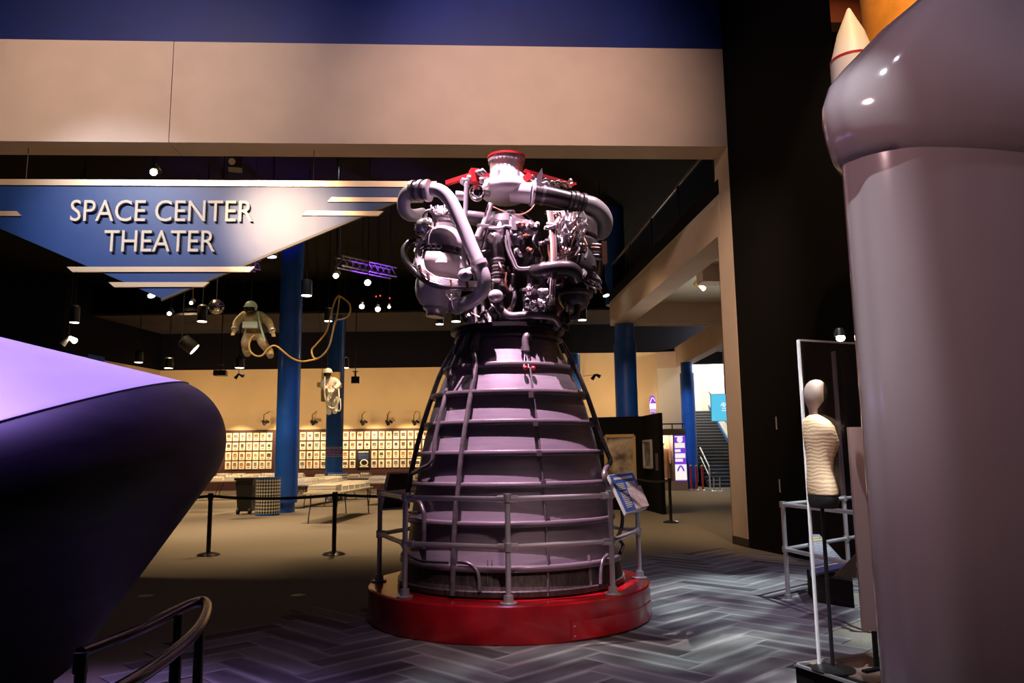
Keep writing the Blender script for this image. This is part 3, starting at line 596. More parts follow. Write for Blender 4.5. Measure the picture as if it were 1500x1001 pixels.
# struts and brackets on top
pipe('strut', [(458, 215, -.62), (440, 672, -.62)], .022, 'pipe_white', 0, 12); pipe('strut_end', [(440, 640, -.62), (438, 680, -.62)], .034, 'pipe_white', 0, 12)
pipe('strut', [(590, 330, -.35), (533, 490, -.42)], .03, 'bright_steel', 0, 12); pipe('strut_knuckle', [(540, 470, -.42), (522, 515, -.42)], .045, 'bright_steel', 0, 12)
def flatbar(name, a, b, wd, ht, m): return mk(name, MB().bar(C1(*a), C1(*b), wd, ht), m, en, False)
flatbar('red_bracket', (350, 217, -.2), (490, 172, -.35), .05, .045, 'red_paint'); flatbar('red_bracket', (490, 165, -.35), (580, 178, -.28), .05, .04, 'red_paint')
mk('red_block', MB().box(C1(500, 180, -.42), (.09, .10, .14), .3), 'red_paint', en, False)
for q in ((440, 205), (470, 190), (455, 225), (540, 200), (520, 160), (545, 155)): mk('fitting', MB().lathe([(.02, -.035), (.028, -.02), (.028, .02), (.018, .03)], C1(q[0], q[1], -.45), 10, (random.uniform(-1, 1), -.6, .8)), 'bright_steel', en)
vl = mk('ball_valve', MB().ell(C1(515, 270, -.3), (.085, .085, .09), 18, 12), 'chrome', en); mk('port', MB().tube([C1(512, 268, -.40), C1(512, 268, -.385)], .03, 14), 'black_plastic', vl)
pipe('valve_stem', [(530, 265, -.28), (575, 275, -.2)], .04, 'bright_steel', 0)
flatbar('red_bracket', (770, 152, -.1), (1035, 228, .05), .06, .035, 'red_paint'); flatbar('red_bracket', (775, 175, -.16), (800, 200, -.16), .05, .10, 'red_paint'); flatbar('red_bracket', (1000, 235, -.05), (1040, 222, .05), .07, .03, 'red_paint')
mk('fin_plate', MB().prism([C1(*q) for q in ((832, 238, -.3), (838, 180, -.3), (868, 132, -.3), (872, 165, -.3), (862, 240, -.3))], (.0, .02, 0)), 'gun_metal', en, False)
for k in range(16):
    x = 800 + random.random() * 190; y = 190 + (x - 800) * .22 + random.uniform(-8, 25); pipe('wire', [(x - 25, y, -.1), (x, y - 14, -.14), (x + 22, y + 3, -.12), (x + 40, y + 16, -.1)], random.uniform(.006, .016), random.choice(('silver', 'bright_steel', 'gun_metal', 'copper')), 4, 7)
for k in range(8): mk('fitting', MB().lathe([(.014, -.03), (.022, -.02), (.022, .02), (.014, .03)], C1(940 + random.random() * 95, 205 + random.random() * 30, 0), 8, (random.uniform(-1, 1), -1, random.uniform(-.5, 1))), 'silver', en)
pipe('wire_loop', [(600, 345, -.3), (660, 370, -.36), (740, 388, -.38), (800, 365, -.34), (835, 320, -.28)], .007, 'copper', 6, 8)
# middle of the powerhead
pipe('bellows_pipe', [(588, 535, -.42), (600, 512, -.42), (622, 520, -.42), (632, 570, -.42), (634, 640, -.42), (632, 760, -.40)], .055, 'gun_metal', 4, 16)
mk('pipe_cap', MB().ell(C1(596, 515, -.44), (.05, .05, .05), 14, 8), 'bright_steel', en)
for i in range(7): pipe('bellows_ring', [(632, 628 + i * 19, -.42), (632, 637 + i * 19, -.42)], .068, 'gun_metal' if i % 2 else 'bright_steel', 0, 16)
pipe('valve_body', [(676, 385, -.38), (674, 425, -.38)], .05, 'pipe_white', 0, 14); pipe('valve_stem', [(674, 425, -.38), (672, 520, -.38)], .06, 'gun_metal', 0, 14)
mk('valve_ball', MB().ell(C1(645, 475, -.36), (.055, .06, .10), 14, 10), 'bright_steel', en)
for q, d, m in (((735, 450), (.17, .12, .12), mat('block_grey', (.42, .38, .38), .6)), ((790, 470), (.12, .12, .16), 'block_grey'), ((735, 520), (.14, .10, .14), 'block_grey'), ((760, 570), (.10, .10, .18), 'gun_metal'), ((820, 560), (.09, .09, .2), 'dark_metal'), ((700, 500), (.08, .08, .10), 'bright_steel')):
    mk('control_block', MB().box(C1(q[0], q[1], -.42), d, random.uniform(-.5, .5)), m, en, False)
for k in range(14): mk('fitting', MB().lathe([(.012, -.05), (.026, -.045), (.026, .0), (.018, .005), (.018, .05)], C1(700 + random.random() * 140, 430 + random.random() * 170, -.48), 10, (random.uniform(-1, 1), -1, random.uniform(-1, 1))), random.choice(('bright_steel', 'gun_metal', 'copper')), en)
for i in range(2): pipe('drain_pair', [(672 + i * 16, 500, -.5), (676 + i * 16, 570, -.5), (705 + i * 14, 640, -.5), (735 + i * 8, 685 - i * 8, -.5), (830, 682 - i * 9, -.48)], .012, 'bright_steel', 4, 8)
pipe('oxidizer_elbow', [(790, 700, -.36), (850, 695, -.5), (920, 682, -.55), (1000, 680, -.52), (1040, 700, -.46), (1060, 735, -.4)], [.07, .075, .078, .08, .08, .08], 'dark_metal', 5, 20)
pipe('elbow_band', [(875, 692, -.52), (895, 687, -.53)], .085, 'gun_metal', 0, 20); pipe('elbow_ring', [(1062, 712, -.41), (1072, 726, -.39)], .085, 'pipe_white', 0, 20)
mk('relief_valve', MB().ell(C1(616, 830, -.5), (.075, .07, .065), 16, 10), 'bright_steel', en)
pipe('sump_pipe', [(630, 850, -.45), (640, 900, -.46), (690, 940, -.48), (770, 938, -.5), (850, 935, -.5), (930, 945, -.45), (965, 990, -.4)], .045, 'gun_metal', 5, 14)
for k in range(26):
    x = 785 + random.random() * 120; y = 795 + random.random() * 125
    mk('fitting', MB().lathe([(.015, -.04), (.03, -.03), (.03, .01), (.02, .02), (.02, .045)], C1(x, y, -.5 - random.random() * .08), 10, (random.uniform(-1, 1), random.uniform(-1, .2), random.uniform(-1, 1))), random.choice(('chrome', 'bright_steel', 'bright_steel', 'gun_metal')), en)
mk('manifold_block', MB().box(C1(845, 850, -.42), (.26, .14, .2), .2), 'gun_metal', en, False)
# right high pressure pump
ra_, rb_ = C1(1045, 905, -.18), C1(1030, 330, -.05); rd = rb_ - ra_; RL = rd.length
def rp_part(name, prof, m): return mk(name, MB().lathe([(r, t * RL) for r, t in prof], ra_, 36, rd), m, en)
rp_part('pump_lower_bowl', [(.08, 0), (.13, .03), (.155, .07), (.155, .11), (.19, .12), (.19, .15), (.15, .16)], 'gun_metal')
rg = rp_part('pump_ring', [(.15, .16), (.205, .17), (.205, .2), (.185, .21), (.185, .24)], 'dark_metal')
rp_part('pump_casing', [(.22, .24), (.27, .3), (.28, .42), (.25, .5), (.27, .54), (.27, .60), (.22, .64)], 'gun_metal')
rp_part('pump_head', [(.22, .64), (.26, .66), (.26, .78), (.20, .84), (.12, .90), (.06, .93)], 'gun_metal')
pipe('drain_elbow', [(985, 905, -.3), (990, 940, -.3), (1025, 952, -.3), (1055, 930, -.28), (1060, 880, -.26)], .038, 'gun_metal', 5, 12)
for i in range(5): pipe('actuator_rod', [(1085, 552 + i * 20, -.28), (1150, 550 + i * 20, -.3), (1215, 556 + i * 19, -.26)], .013 + .004 * (i % 2), ('bright_steel', 'copper', 'bright_steel', 'gun_metal', 'bright_steel')[i], 3, 10)
mk('actuator_block', MB().box(C1(1205, 595, -.26), (.05, .1, .22)), 'copper', en, False); mk('actuator_block', MB().box(C1(1100, 600, -.3), (.07, .1, .22)), 'gun_metal', en, False)
for k in range(4): pipe('guard_wire', [(1195 - k * 14, 640, -.24), (1188 - k * 15, 700, -.26), (1165 - k * 16, 750, -.28), (1130 - k * 14, 775, -.3)], .009, 'wire_white' if k % 2 else 'copper', 4, 8)
for k in range(58):                                  # bright fan of thin tubes
    x0 = 940 + random.random() * 160; y0 = 365 + random.random() * 110; L = [(x0, y0, -.36 - random.random() * .12)]
    for j in range(4): L.append((L[-1][0] + random.uniform(-28, 22), L[-1][1] + random.uniform(14, 48), -.36 - random.random() * .14))
    pipe('harness_wire', L, random.uniform(.006, .013), random.choice(('wire_white', 'wire_white', 'wire_white', 'bright_steel', 'copper')), 4, 6)
for k in range(16):
    y0 = 560 + random.random() * 70; pipe('harness_wire', [(930 + random.uniform(-15, 15), y0 + 50, -.5), (985, y0 + 25 + random.uniform(-8, 8), -.46), (1040, y0, -.42), (1095, y0 - 15, -.36)], random.uniform(.006, .012), random.choice(('wire_white', 'bright_steel', 'copper')), 4, 6)
for x, c in ((930, 'copper'), (942, 'gun_metal'), (918, 'wire_white')): pipe('riser_tube', [(x - 20, 370, -.42), (x - 5, 480, -.5), (x + 3, 620, -.58), (x - 2, 760, -.6), (x - 8, 880, -.55)], .011, c, 5, 8)
for k in range(60):                                  # dense dark plumbing round the combustion chamber
    x = 560 + random.random() * 420; y = 350 + random.random() * 560; d = -.28 - random.random() * .22; L = [(x, y, d)]; hor = random.random() < .4
    for j in range(3):
        x += random.uniform(20, 60) * random.choice((-1, 1)) if hor else random.uniform(-22, 22); y += random.uniform(-14, 14) if hor else random.uniform(30, 75)
        L.append((min(max(x, 520), 1010), min(y, 945), d + random.uniform(-.08, .08)))
    pipe('tube', L, random.uniform(.008, .024), random.choice(('dark_metal', 'gun_metal', 'gun_metal', 'bright_steel', 'copper')), 4, 8)
for k in range(26):
    x = 430 + random.random() * 560; y = 880 + random.random() * 90; a = [(x, y, -.3 - .2 * random.random()), (x + random.uniform(-30, 30), y + 25, -.38), (x + random.uniform(-30, 30), y + 55, -.4)]
    pipe('tube', a, random.uniform(.01, .028), random.choice(('dark_metal', 'gun_metal', 'bright_steel')), 3, 8)
for x in (500, 545, 1000): pipe('strut', [(x, 860, -.3), (x + 10, 985, -.42)], .022, 'gun_metal', 0, 10)
for k in range(18):                                  # outlying wires round the right pump edge
    y = 660 + random.random() * 150; x = 1110 + random.random() * 70; pipe('harness_wire', [(x - 40, y - 20, -.3), (x, y, -.34), (x + random.uniform(0, 18), y + 22, -.3)], random.uniform(.007, .014), random.choice(('bright_steel', 'wire_white', 'copper', 'gun_metal')), 3, 6)
# info panel and black panel on the railing
def quadpanel(name, label, cat, corners, th, m, edge):
    o = empty(name, label, cat, tuple(sum((Vector(c) for c in corners), Vector()) / 4)); n = (corners[1] - corners[0]).cross(corners[3] - corners[0]).normalized()
    if n.y > 0: n = -n
    mk('board', MB().prism(corners, -n * th), edge, o, False)
    def sub(nm, u0, u1, v0, v1, mm, lift=.003):
        def q(u, v): return corners[0].lerp(corners[1], u).lerp(corners[3].lerp(corners[2], u), v) + n * .0005
        return mk(nm, MB().prism([q(u0, v0), q(u1, v0), q(u1, v1), q(u0, v1)], n * lift), mm, o, False)
    return o, sub
ip, sub = quadpanel('info_panel', 'tilted blue and white information panel on the plinth railing', 'sign', [PY(891, 696, 7.2), PY(927, 691.5, 7.5), PY(949, 743, 7.1), PY(917, 752.5, 6.8)], .03, None, 'white_paint')
sub('print_sheet', .02, .98, .02, .98, 'blue_print', .002); sub('title_strip', .12, .88, .10, .17, 'white_paint', .004)
sub('photo', .48, 1.06, .42, .98, 'photo_print', .005)
for v in range(4): sub('text_line', .14, .42, .27 + v * .045, .293 + v * .045, 'paper_white', .004)
for v in range(4): sub('text_line', .52, .90, .26 + v * .04, .283 + v * .04, 'paper_white', .004)
for v in range(9): sub('text_line', .14, .42 - .06 * (v % 3 == 2), .5 + v * .046, .523 + v * .046, 'paper_white', .004)
mk('clamp', MB().tube([Vector((1.08, 7.62, 1.16)), PY(925, 722, 7.22)], .025, 10), 'rail_silver', ip)
bp_, sub = quadpanel('monitor_panel', 'black panel with white rim tilted on the left of the plinth railing', 'panel', [PY(569, 692, 9.0), PY(606, 691, 9.3), PY(600, 745, 8.9), PY(557, 747, 8.7)], .03, None, 'white_paint')
sub('black_face', .06, .99, .05, .97, 'black_plastic', .003)
# ================================================================== hanging theatre sign
SA, SB = 13.36 - .05 * 3.88 + .3, .05
sx = Vector((1, .05, 0)).normalized(); sn = Vector((.05, -1, 0)).normalized()
def PS(px, py, off=0.): return PL(px, py, SA, SB) + sn * off
sg = empty('theater_sign', 'hanging blue triangular theatre sign with cream capital letters and metal bars', 'sign', tuple(PS(237, 437)))
ztb = PS(237, 268).z
def PSZ(px, py, zc): p = PS(px, py); return Vector((p.x, p.y, zc))
tip = PS(236, 437); tr = PS(634, 271); tlx = 2 * tip.x - tr.x; tl = Vector((tlx, SA + SB * tlx, tr.z))
mk('panel', MB().prism([tl, tr, tip], -sn * .06), 'sign_blue', sg, False)
ed = (tr - tip).normalized(); mk('edge_trim', MB().prism([tip, tr, tr - ed * .1 - Vector((0, 0, .045)), tip - Vector((0, 0, .045))], -sn * .06), mat('trim_grey', (.07, .07, .09), .5), sg, False)
def sbar(x0, x1, y0, y1, cut=.0, m='brass_trim'):
    a, b, c, d = PS(x0, y0, .03), PS(x1, y0, .03), PS(x1 - cut[1], y1, .03), PS(x0 + cut[0], y1, .03)
    za, zb = (a.z + b.z) / 2, (c.z + d.z) / 2; a.z = b.z = za; c.z = d.z = zb
    return mk('metal_bar', MB().prism([a, b, c, d], -sn * .05), m, sg, False)
sbar(-170, 640, 264.5, 273, (8, 8)); sbar(486, 620, 290, 296.5, (-6, 0)); sbar(450, 562, 310, 316.5, (-8, 8)); sbar(-60, 26, 310, 317, (0, -6))
sbar(99, 374, 391.5, 399, (8, 8)); sbar(160, 307, 414, 421, (8, 8))
def lettering(body, x0, x1, y0, y1):
    vs, fs = text_mesh(body, 1., .02); a, b = min(v.x for v in vs), max(v.x for v in vs); c, d = min(v.y for v in vs), max(v.y for v in vs)
    A, B = PS(x0, (y0 + y1) / 2), PS(x1, (y0 + y1) / 2); zt, zb = PS((x0 + x1) / 2, y0).z, PS((x0 + x1) / 2, y1).z
    W = B.x - A.x
    for ivs, ifs in islands(vs, fs):
        mb = MB(); P = []
        for v in ivs:
            X = A.x + (v.x - a) / (b - a) * W; q = Vector((X, SA + SB * X, zb + (v.y - c) / (d - c) * (zt - zb))) + sn * (.03 + v.z * 1.2 + .012)
            P.append(q)
        mb.add(P, ifs); mk('letter', mb, 'letter_cream', sg, False)
lettering('SPACE CENTER', 106, 372, 295, 326); lettering('THEATER', 155, 317, 339, 370)
for px in (38, 459):
    p = PS(px, 266); mk('hanger_wire', MB().tube([p, Vector((p.x, p.y, 6.97))], .006, 6), 'dark_metal', sg)
# ================================================================== capsule on the left
cc = Vector((-3.0344, 3.8616, 1.1524)); ca = Vector((-.3841, -.156, 1)).normalized(); CR, CRS, CC1, CC2, CBT = 1.6353, .3405, .6305, .5857, .7717
cp_ = empty('capsule', 'large tilted space capsule with pale upper shell and dark rounded rim', 'spacecraft', (cc.x, cc.y, 0))
pts = [(CR - CRS + CRS * math.cos(t), CRS * math.sin(t)) for t in [-(math.pi/2 - CC2) + (CBT + math.pi/2 - CC2) * i / 22 for i in range(23)]]
r0, z0 = pts[0]; low = [(r0 + (.35 * CR - r0) * k, z0 - (r0 - .35 * CR) * k * math.tan(CC2)) for k in (1, .8, .6, .4, .2, .08)]
mk('heat_shield', MB().lathe([(.05, low[0][1])] + low + pts, cc, 128, ca), 'capsule_dark', cp_)
up = [(CR - CRS + CRS * math.cos(t), CRS * math.sin(t)) for t in [CBT + (math.pi/2 - CC1 - CBT) * i / 6 for i in range(7)]]; up[0] = (up[0][0] - .004, up[0][1])
r1, z1 = up[-1]; top = [(r1 + (.35 * CR - r1) * k, z1 + (r1 - .35 * CR) * k * math.tan(CC1)) for k in (.15, .3, .5, .7, .9, 1)]
mk('upper_shell', MB().lathe(up + top + [(.05, top[-1][1] + .08)], cc, 128, ca), 'capsule_white', cp_)
rj, zj = pts[-1]; mk('rim_seam', MB().lathe([(rj - .005, zj - .012), (rj + .004, zj - .01), (rj + .002, zj + .006), (rj - .012, zj + .008)], cc, 128, ca, cap=False), 'black_rubber', cp_)
bt_ = cc + ca * low[0][1]
mk('cradle', MB().lathe([(.62, 0), (.62, .05), (.5, .09), (.42, max(.12, bt_.z + .12))], (bt_.x, bt_.y, 0), 32), 'black_paint', cp_)
# curved handrail in front of it
hr = empty('ramp_handrail', 'black metal handrail with a rounded end in the left foreground', 'handrail', (-1.3, 3.0, 0))
hp = [PZ(x, y, .92) for x, y in ((118, 958), (200, 925), (255, 897), (284, 884), (299, 882), (303, 893), (293, 918), (262, 950), (215, 985), (170, 1012))]
mk('rail', MB().tube(hp, .022, 14, 6), mat('black_gloss', (.03, .018, .014), .18, .6), hr)
for x, y in ((120, 958), (262, 897), (293, 912), (258, 955)):
    p = PZ(x, y, .92); mk('post', MB().tube([(p.x, p.y, 0), (p.x, p.y, .91)], .019, 10), 'black_plastic', hr)
p = PZ(119, 958, .92); mk('end_cap', MB().tube([p + Vector((0, 0, .005)), p - Vector((0, 0, .06))], .023, 12), 'black_plastic', hr)
# ================================================================== smooth bulging column on the right
plan = [(1.759, 3.979), (1.79, 3.874), (1.845, 3.802), (1.981, 3.726), (2.148, 3.723), (2.332, 3.746), (2.603, 3.808), (3.0, 3.93), (3.4, 4.15), (3.63, 4.48), (3.55, 4.82), (3.22, 4.98), (2.8, 4.88), (2.4, 4.70), (2.08, 4.44), (1.87, 4.19)]
def closed_spline(P, k=6):
    n = len(P); out = []
    for i in range(n):
        p0, p1, p2, p3 = [Vector(P[(i + j) % n]) for j in (-1, 0, 1, 2)]
        for q in range(k):
            t = q / k; out.append(.5 * ((2 * p1) + (p2 - p0) * t + (2 * p0 - 5 * p1 + 4 * p2 - p3) * t * t + (3 * p1 - p0 - 3 * p2 + p3) * t ** 3))
    return out
PL2 = closed_spline(plan); CC_ = Vector((3.0, 4.42)); DC = CC_.length; AC = math.atan2(CC_.x, CC_.y)
r_ = ray(1234, 243); base_off = DC * math.sin(AC - math.atan2(r_.x, r_.y))
def ringz(s, z): return [Vector((CC_.x + (p.x - CC_.x) * s, CC_.y + (p.y - CC_.y) * s, z)) for p in PL2]
prof = []
for q in ((1222, 229), (1213, 205), (1208, 182), (1207, 160), (1214, 127), (1231, 100), (1256, 76), (1286, 48), (1325, 20), (1352, 0), (1385, -28), (1430, -60)):
    r = ray(*q); th = math.atan2(r.x, r.y); sc0 = DC * math.sin(AC - th) / base_off; prof.append((sc0, HC + r.z / math.hypot(r.x, r.y) * DC * math.cos(AC - th) * (.815 + .185 * max(0., min(1., 1 - sc0)))))
zj_ = 3.05; dz = 0.
sc_ = empty('sculptural_column', 'glossy lavender grey rounded column with a bulging cap in the right foreground', 'column', (CC_.x, CC_.y, 0))
mk('shaft', MB().loft([ringz(1., .0), ringz(1., 1.), ringz(1., 2.), ringz(1., zj_ + .05)]), 'sculpture_paint', sc_)
mk('bulging_cap', MB().loft([ringz(1., zj_ - .005)] + [ringz(1 + (s - 1) * .92, z - dz) for s, z in prof] + [ringz(.02, prof[-1][1] + .02)]), 'sculpture_paint', sc_)
# ================================================================== rocket stack model behind it
rk = empty('rocket_model', 'tall rocket model with orange tank and white pointed booster top right', 'rocket model', (4.4, 9.3, 0))
bt = PY(1243, 12, 8.6); bb = PY(1251, 88, 8.6); br_ = .245
mk('booster_nose', MB().lathe([(br_, bb.z - .02), (br_ * .98, bb.z), (br_ * .62, bb.z + (bt.z - bb.z) * .5), (.035, bt.z - .05), (.02, bt.z - .015), (.004, bt.z)], (bt.x, bt.y, 0), 32), 'white_paint', rk)
zbb = PY(1240, 205, 8.6).z
for zz in (zbb + .15, bb.z - .2): mk('attach_strut', MB().tube([(bt.x, bt.y, zz), (bt.x + .7, 9.2, zz)], .05, 8), 'orange_tank', rk)
bcy = mk('booster_body', MB().lathe([(br_ * .7, zbb - .06), (br_ * 1.01, zbb), (br_ * 1.01, bb.z - .01)], (bt.x, bt.y, 0), 32), 'white_paint', rk)
mk('booster_stripe', MB().lathe([(br_ * 1.02, bb.z - .03), (br_ * 1.02, bb.z)], (bt.x, bt.y, 0), 32), 'red_paint', rk)
for i in range(3): mk('nose_port', MB().ell((bt.x - .02 + i * .03, bt.y - br_ * .42, bb.z + (bt.z - bb.z) * .52), (.010, .02, .016), 8, 6), 'black_plastic', rk)
tL = PY(1271, 20, 9.4); tr_ = .85; tc_ = Vector((tL.x + tr_, 9.4, 0)); zt_ = PY(1290, 42, 8.6).z
mk('orange_tank', MB().lathe([(tr_, 1.4), (tr_, 7.6), (tr_ * .8, 8.6), (tr_ * .4, 9.2), (.02, 9.5)], tc_, 64), 'orange_tank', rk)
for k in range(60):
    a = 2 * math.pi * k / 60
    if math.sin(a) < .35:
        p = tc_ + Vector((math.cos(a), math.sin(a), 0)) * (tr_ + .004); mk('tank_rib', MB().tube([(p.x, p.y, zt_ - .35), (p.x, p.y, zt_ + .18)], .014, 6), 'orange_tank', rk)
mk('stack_base', MB().box((tc_.x + .15, 9.55, .7), (1.3, 1.3, 1.4)), 'black_paint', rk, False)
spot('rocket_model_spot', (3.4, 5.0, 11.2), (4.6, 9.2, 6.2), 2400, (1, .62, .32), 30, .6, .08)
spot('recess_wall_wash', (6.6, 11.6, 11.4), (6.4, 14.4, 8.6), 420, (1, .42, .18), 60, .9, .1)
# ================================================================== glass case with a torso form
A_ = PZ(1165, 972, .25); B_ = PZ(1283, 955, .25); dB = (B_ - A_).normalized(); dD = Vector((dB.y, -dB.x, 0)); zc1 = PY(1163, 500, A_.y).z
gc = empty('display_case', 'glass display case with black base beside the lavender column', 'display case', (A_.x + .5, A_.y, 0))
LB, LD = 1.9, .5
def cq(u, v, z): p = A_ + dB * u + dD * v; return Vector((p.x, p.y, z))
mk('base', MB().prism([cq(0, 0, 0), cq(LB, 0, 0), cq(LB, LD, 0), cq(0, LD, 0)], (0, 0, .235)), 'black_paint', gc, False)
mk('base_trim', MB().prism([cq(-.01, -.01, .235), cq(LB, -.01, .235), cq(LB, .012, .235), cq(-.01, .012, .235)], (0, 0, .015)), 'silver', gc, False)
mk('base_trim', MB().prism([cq(-.01, -.01, .235), cq(.012, -.01, .235), cq(.012, LD, .235), cq(-.01, LD, .235)], (0, 0, .015)), 'silver', gc, False)
mk('deck', MB().prism([cq(.10, .012, .236), cq(LB, .012, .236), cq(LB, LD, .236), cq(.10, LD, .236)], (0, 0, .006)), mat('deck_brown', (.16, .11, .09), .7), gc, False)
mk('glass_pane', MB().prism([cq(.1, .09, .242), cq(LB - .05, .09, .242), cq(LB - .05, .10, .242), cq(.1, .10, .242)], (0, 0, zc1 - .242)), glassmat('case_glass'), gc, False)
mk('glass_pane', MB().prism([cq(.1, .104, .242), cq(.11, .104, .242), cq(.11, LD - .05, .242), cq(.1, LD - .05, .242)], (0, 0, zc1 - .242)), glassmat('case_glass'), gc, False)
mk('glass_edge', MB().prism([cq(.096, .086, .242), cq(.111, .086, .242), cq(.111, .102, .242), cq(.096, .102, .242)], (0, 0, zc1 - .242)), 'glass_edge', gc, False)  # white colour painted in for light caught by the glass edge
mk('top_rail', MB().bar(cq(.1, .095, zc1), cq(LB - .05, .095, zc1), .012, .012), mat('dim_edge', (.25, .22, .2), .3), gc, False)
lampp = PY(1230, 493, 4.82)
lm = mk('case_lamp', MB().lathe([(.02, .05), (.03, .03), (.034, 0)], lampp, 16), 'black_plastic', gc); mk('bulb', MB().ell(lampp - Vector((0, .01, .012)), (.026, .03, .022), 12, 8), 'lamp_hot', lm)
spot('case_lamp_light', lampp - Vector((0, 0, .04)), lampp + Vector((-.05, .2, -1.2)), 14, (1, .84, .62), 110, .6, .02)
# text board inside the case
tb = [PY(1243, 626, 5.02), PY(1330, 622, 5.02)]; t0 = PY(1274, 925, 5.02)
tbo = empty('case_text_board', 'maroon text board standing behind the lavender column edge', 'board', (t0.x, 5.02, .24))
mk('board', MB().prism([Vector((tb[0].x, 5.02, t0.z)), Vector((tb[0].x + .46, 5.02, t0.z)), Vector((tb[0].x + .46, 5.02, tb[0].z)), Vector((tb[0].x, 5.02, tb[0].z))], (0, .03, 0)), 'maroon_panel', tbo, False)
mk('leg', MB().box((t0.x + .045, 5.03, (t0.z + .242) / 2), (.05, .03, t0.z - .242)), 'black_paint', tbo, False); mk('leg', MB().box((t0.x + .3, 5.03, (t0.z + .242) / 2), (.05, .03, t0.z - .242)), 'black_paint', tbo, False)
mk('foot', MB().box((t0.x + .0, 4.98, .25), (.2, .04, .014), .5), 'black_paint', tbo, False)
# torso form seen from its side, built solid for a reflection in the glass
mx_ = PY(1199, 640, 5.22).x; my_ = 5.0
mn = empty('reflected_mannequin', 'faceless torso mannequin in a cream ribbed top, solid stand-in for a glass reflection', 'mannequin', (mx_, my_, .24))
def mz(py): return PY(1190, py, my_).z
def mxx(px, py): return PY(px + 6 if px < 1200 else px + 3, py, my_).x
def lofty(L, n=28):
    R = []
    for py, xl, xr, half in L:
        a, b, z = mxx(xl, py), mxx(xr, py), mz(py); c = (a + b) / 2; rx = (b - a) / 2
        R.append([Vector((c + rx * math.cos(2 * math.pi * k / n), my_ + half * math.sin(2 * math.pi * k / n), z)) for k in range(n)])
    return R
head = [(612, 1181, 1191, .045), (600, 1180, 1190, .05), (594, 1177, 1195, .062), (588, 1174.5, 1199, .074), (578, 1173, 1201, .083), (568, 1174, 1201, .082), (562, 1177, 1199, .07), (558, 1181, 1195, .045), (556.4, 1186, 1190, .01)]
mk('head', MB().loft(lofty(head[::-1])), 'mannequin_skin', mn)
gar = [(608, 1180, 1192, .05), (612, 1176, 1198, .09), (618, 1174, 1207, .15), (626, 1174, 1213, .175), (636, 1174, 1217, .17), (646, 1175, 1221.5, .16), (653, 1176, 1222.5, .155), (660, 1177, 1220, .145), (672, 1178, 1215, .13), (688, 1179, 1214, .125), (704, 1179, 1217, .14), (718, 1180, 1220, .155), (724, 1181, 1220, .155)]
def ribmat():
    m = bpy.data.materials.new('ribbed_garment'); m.use_nodes = True; nt = m.node_tree; b = nt.nodes['Principled BSDF']; b.inputs['Roughness'].default_value = .7
    tc = nt.nodes.new('ShaderNodeTexCoord'); wv = nt.nodes.new('ShaderNodeTexWave'); wv.bands_direction = 'Z'; wv.inputs['Scale'].default_value = 14; wv.inputs['Distortion'].default_value = 5; wv.inputs['Detail Scale'].default_value = .9; wv.inputs['Detail'].default_value = 1
    r = nt.nodes.new('ShaderNodeValToRGB'); r.color_ramp.elements[0].position = .25; r.color_ramp.elements[0].color = (.64, .46, .27, 1); r.color_ramp.elements[1].position = .5; r.color_ramp.elements[1].color = (.82, .62, .38, 1)
    bp = nt.nodes.new('ShaderNodeBump'); bp.inputs['Strength'].default_value = .5
    nt.links.new(tc.outputs['Object'], wv.inputs['Vector']); nt.links.new(wv.outputs['Fac'], r.inputs[0]); nt.links.new(r.outputs[0], b.inputs['Base Color']); nt.links.new(wv.outputs['Fac'], bp.inputs['Height']); nt.links.new(bp.outputs[0], b.inputs['Normal']); return m
mk('ribbed_top', MB().loft(lofty(gar[::-1])), ribmat(), mn)
mk('hips', MB().loft(lofty([(723, 1181, 1219.5, .15), (735, 1182, 1222, .155), (744, 1184, 1220, .13)][::-1])), 'black_rubber', mn)
am = mk('arm', MB().tube([(mxx(1196, 622), my_ + .17, mz(622)), (mxx(1205, 650), my_ + .21, mz(655)), (mxx(1213, 690), my_ + .20, mz(695)), (mxx(1220, 728), my_ + .19, mz(730))], [.05, .045, .038, .028], 14, 5), 'mannequin_skin', mn)
mk('stand_pole', MB().tube([(mxx(1201, 740), my_, .26), (mxx(1201, 740), my_, mz(738))], .012, 10), 'black_plastic', mn); mk('stand_base', MB().lathe([(.13, .242), (.13, .252), (.02, .27)], (mxx(1201, 740), my_, 0), 24), 'black_plastic', mn)
# ================================================================== railing and reading panel further right
k0 = PZ(1155, 880); q = PZ(1250, 729, 1.0); dR1 = Vector((q.x - k0.x, q.y - k0.y, 0)).normalized(); q = PZ(1250, 751, 1.0); dR2 = Vector((q.x - k0.x, q.y - k0.y, 0)).normalized()
er = empty('exhibit_railing', 'silver pipe railing behind the glass display case', 'railing', (k0.x, k0.y, 0))
e1_ = k0 + dR1 * 1.45; e2_ = k0 + dR1 * 2.0; e3_ = k0 + dR2 * 1.6
for p in (k0, e1_, e2_, e3_):
    po = mk('post', MB().tube([p + Vector((0, 0, .0)), p + Vector((0, 0, 1.02))], .024, 12), 'rail_silver', er); mk('flange', MB().lathe([(.07, 0), (.07, .012), (.036, .016), (.036, .06)], p, 16), 'rail_silver', po)
    for z in (.53, 1.0): mk('fitting', MB().lathe([(.035, z - .03), (.035, z + .03)], p, 12), 'silver', po)
for z in (.53, 1.0):
    for b in (e2_, e3_): mk('rail', MB().tube([k0 + Vector((0, 0, z)), b + Vector((0, 0, z))], .022, 12), 'rail_silver', er)
rp, sub = quadpanel('reading_panel', 'slanted grey reading panel with gold heading inside the far railing', 'sign', [PY(1185, 783, 9.0), PY(1200, 783, 9.0), PY(1243, 830, 8.5), PY(1187, 842, 8.35)], .03, None, mat('panel_grey', (.14, .14, .17), .6))
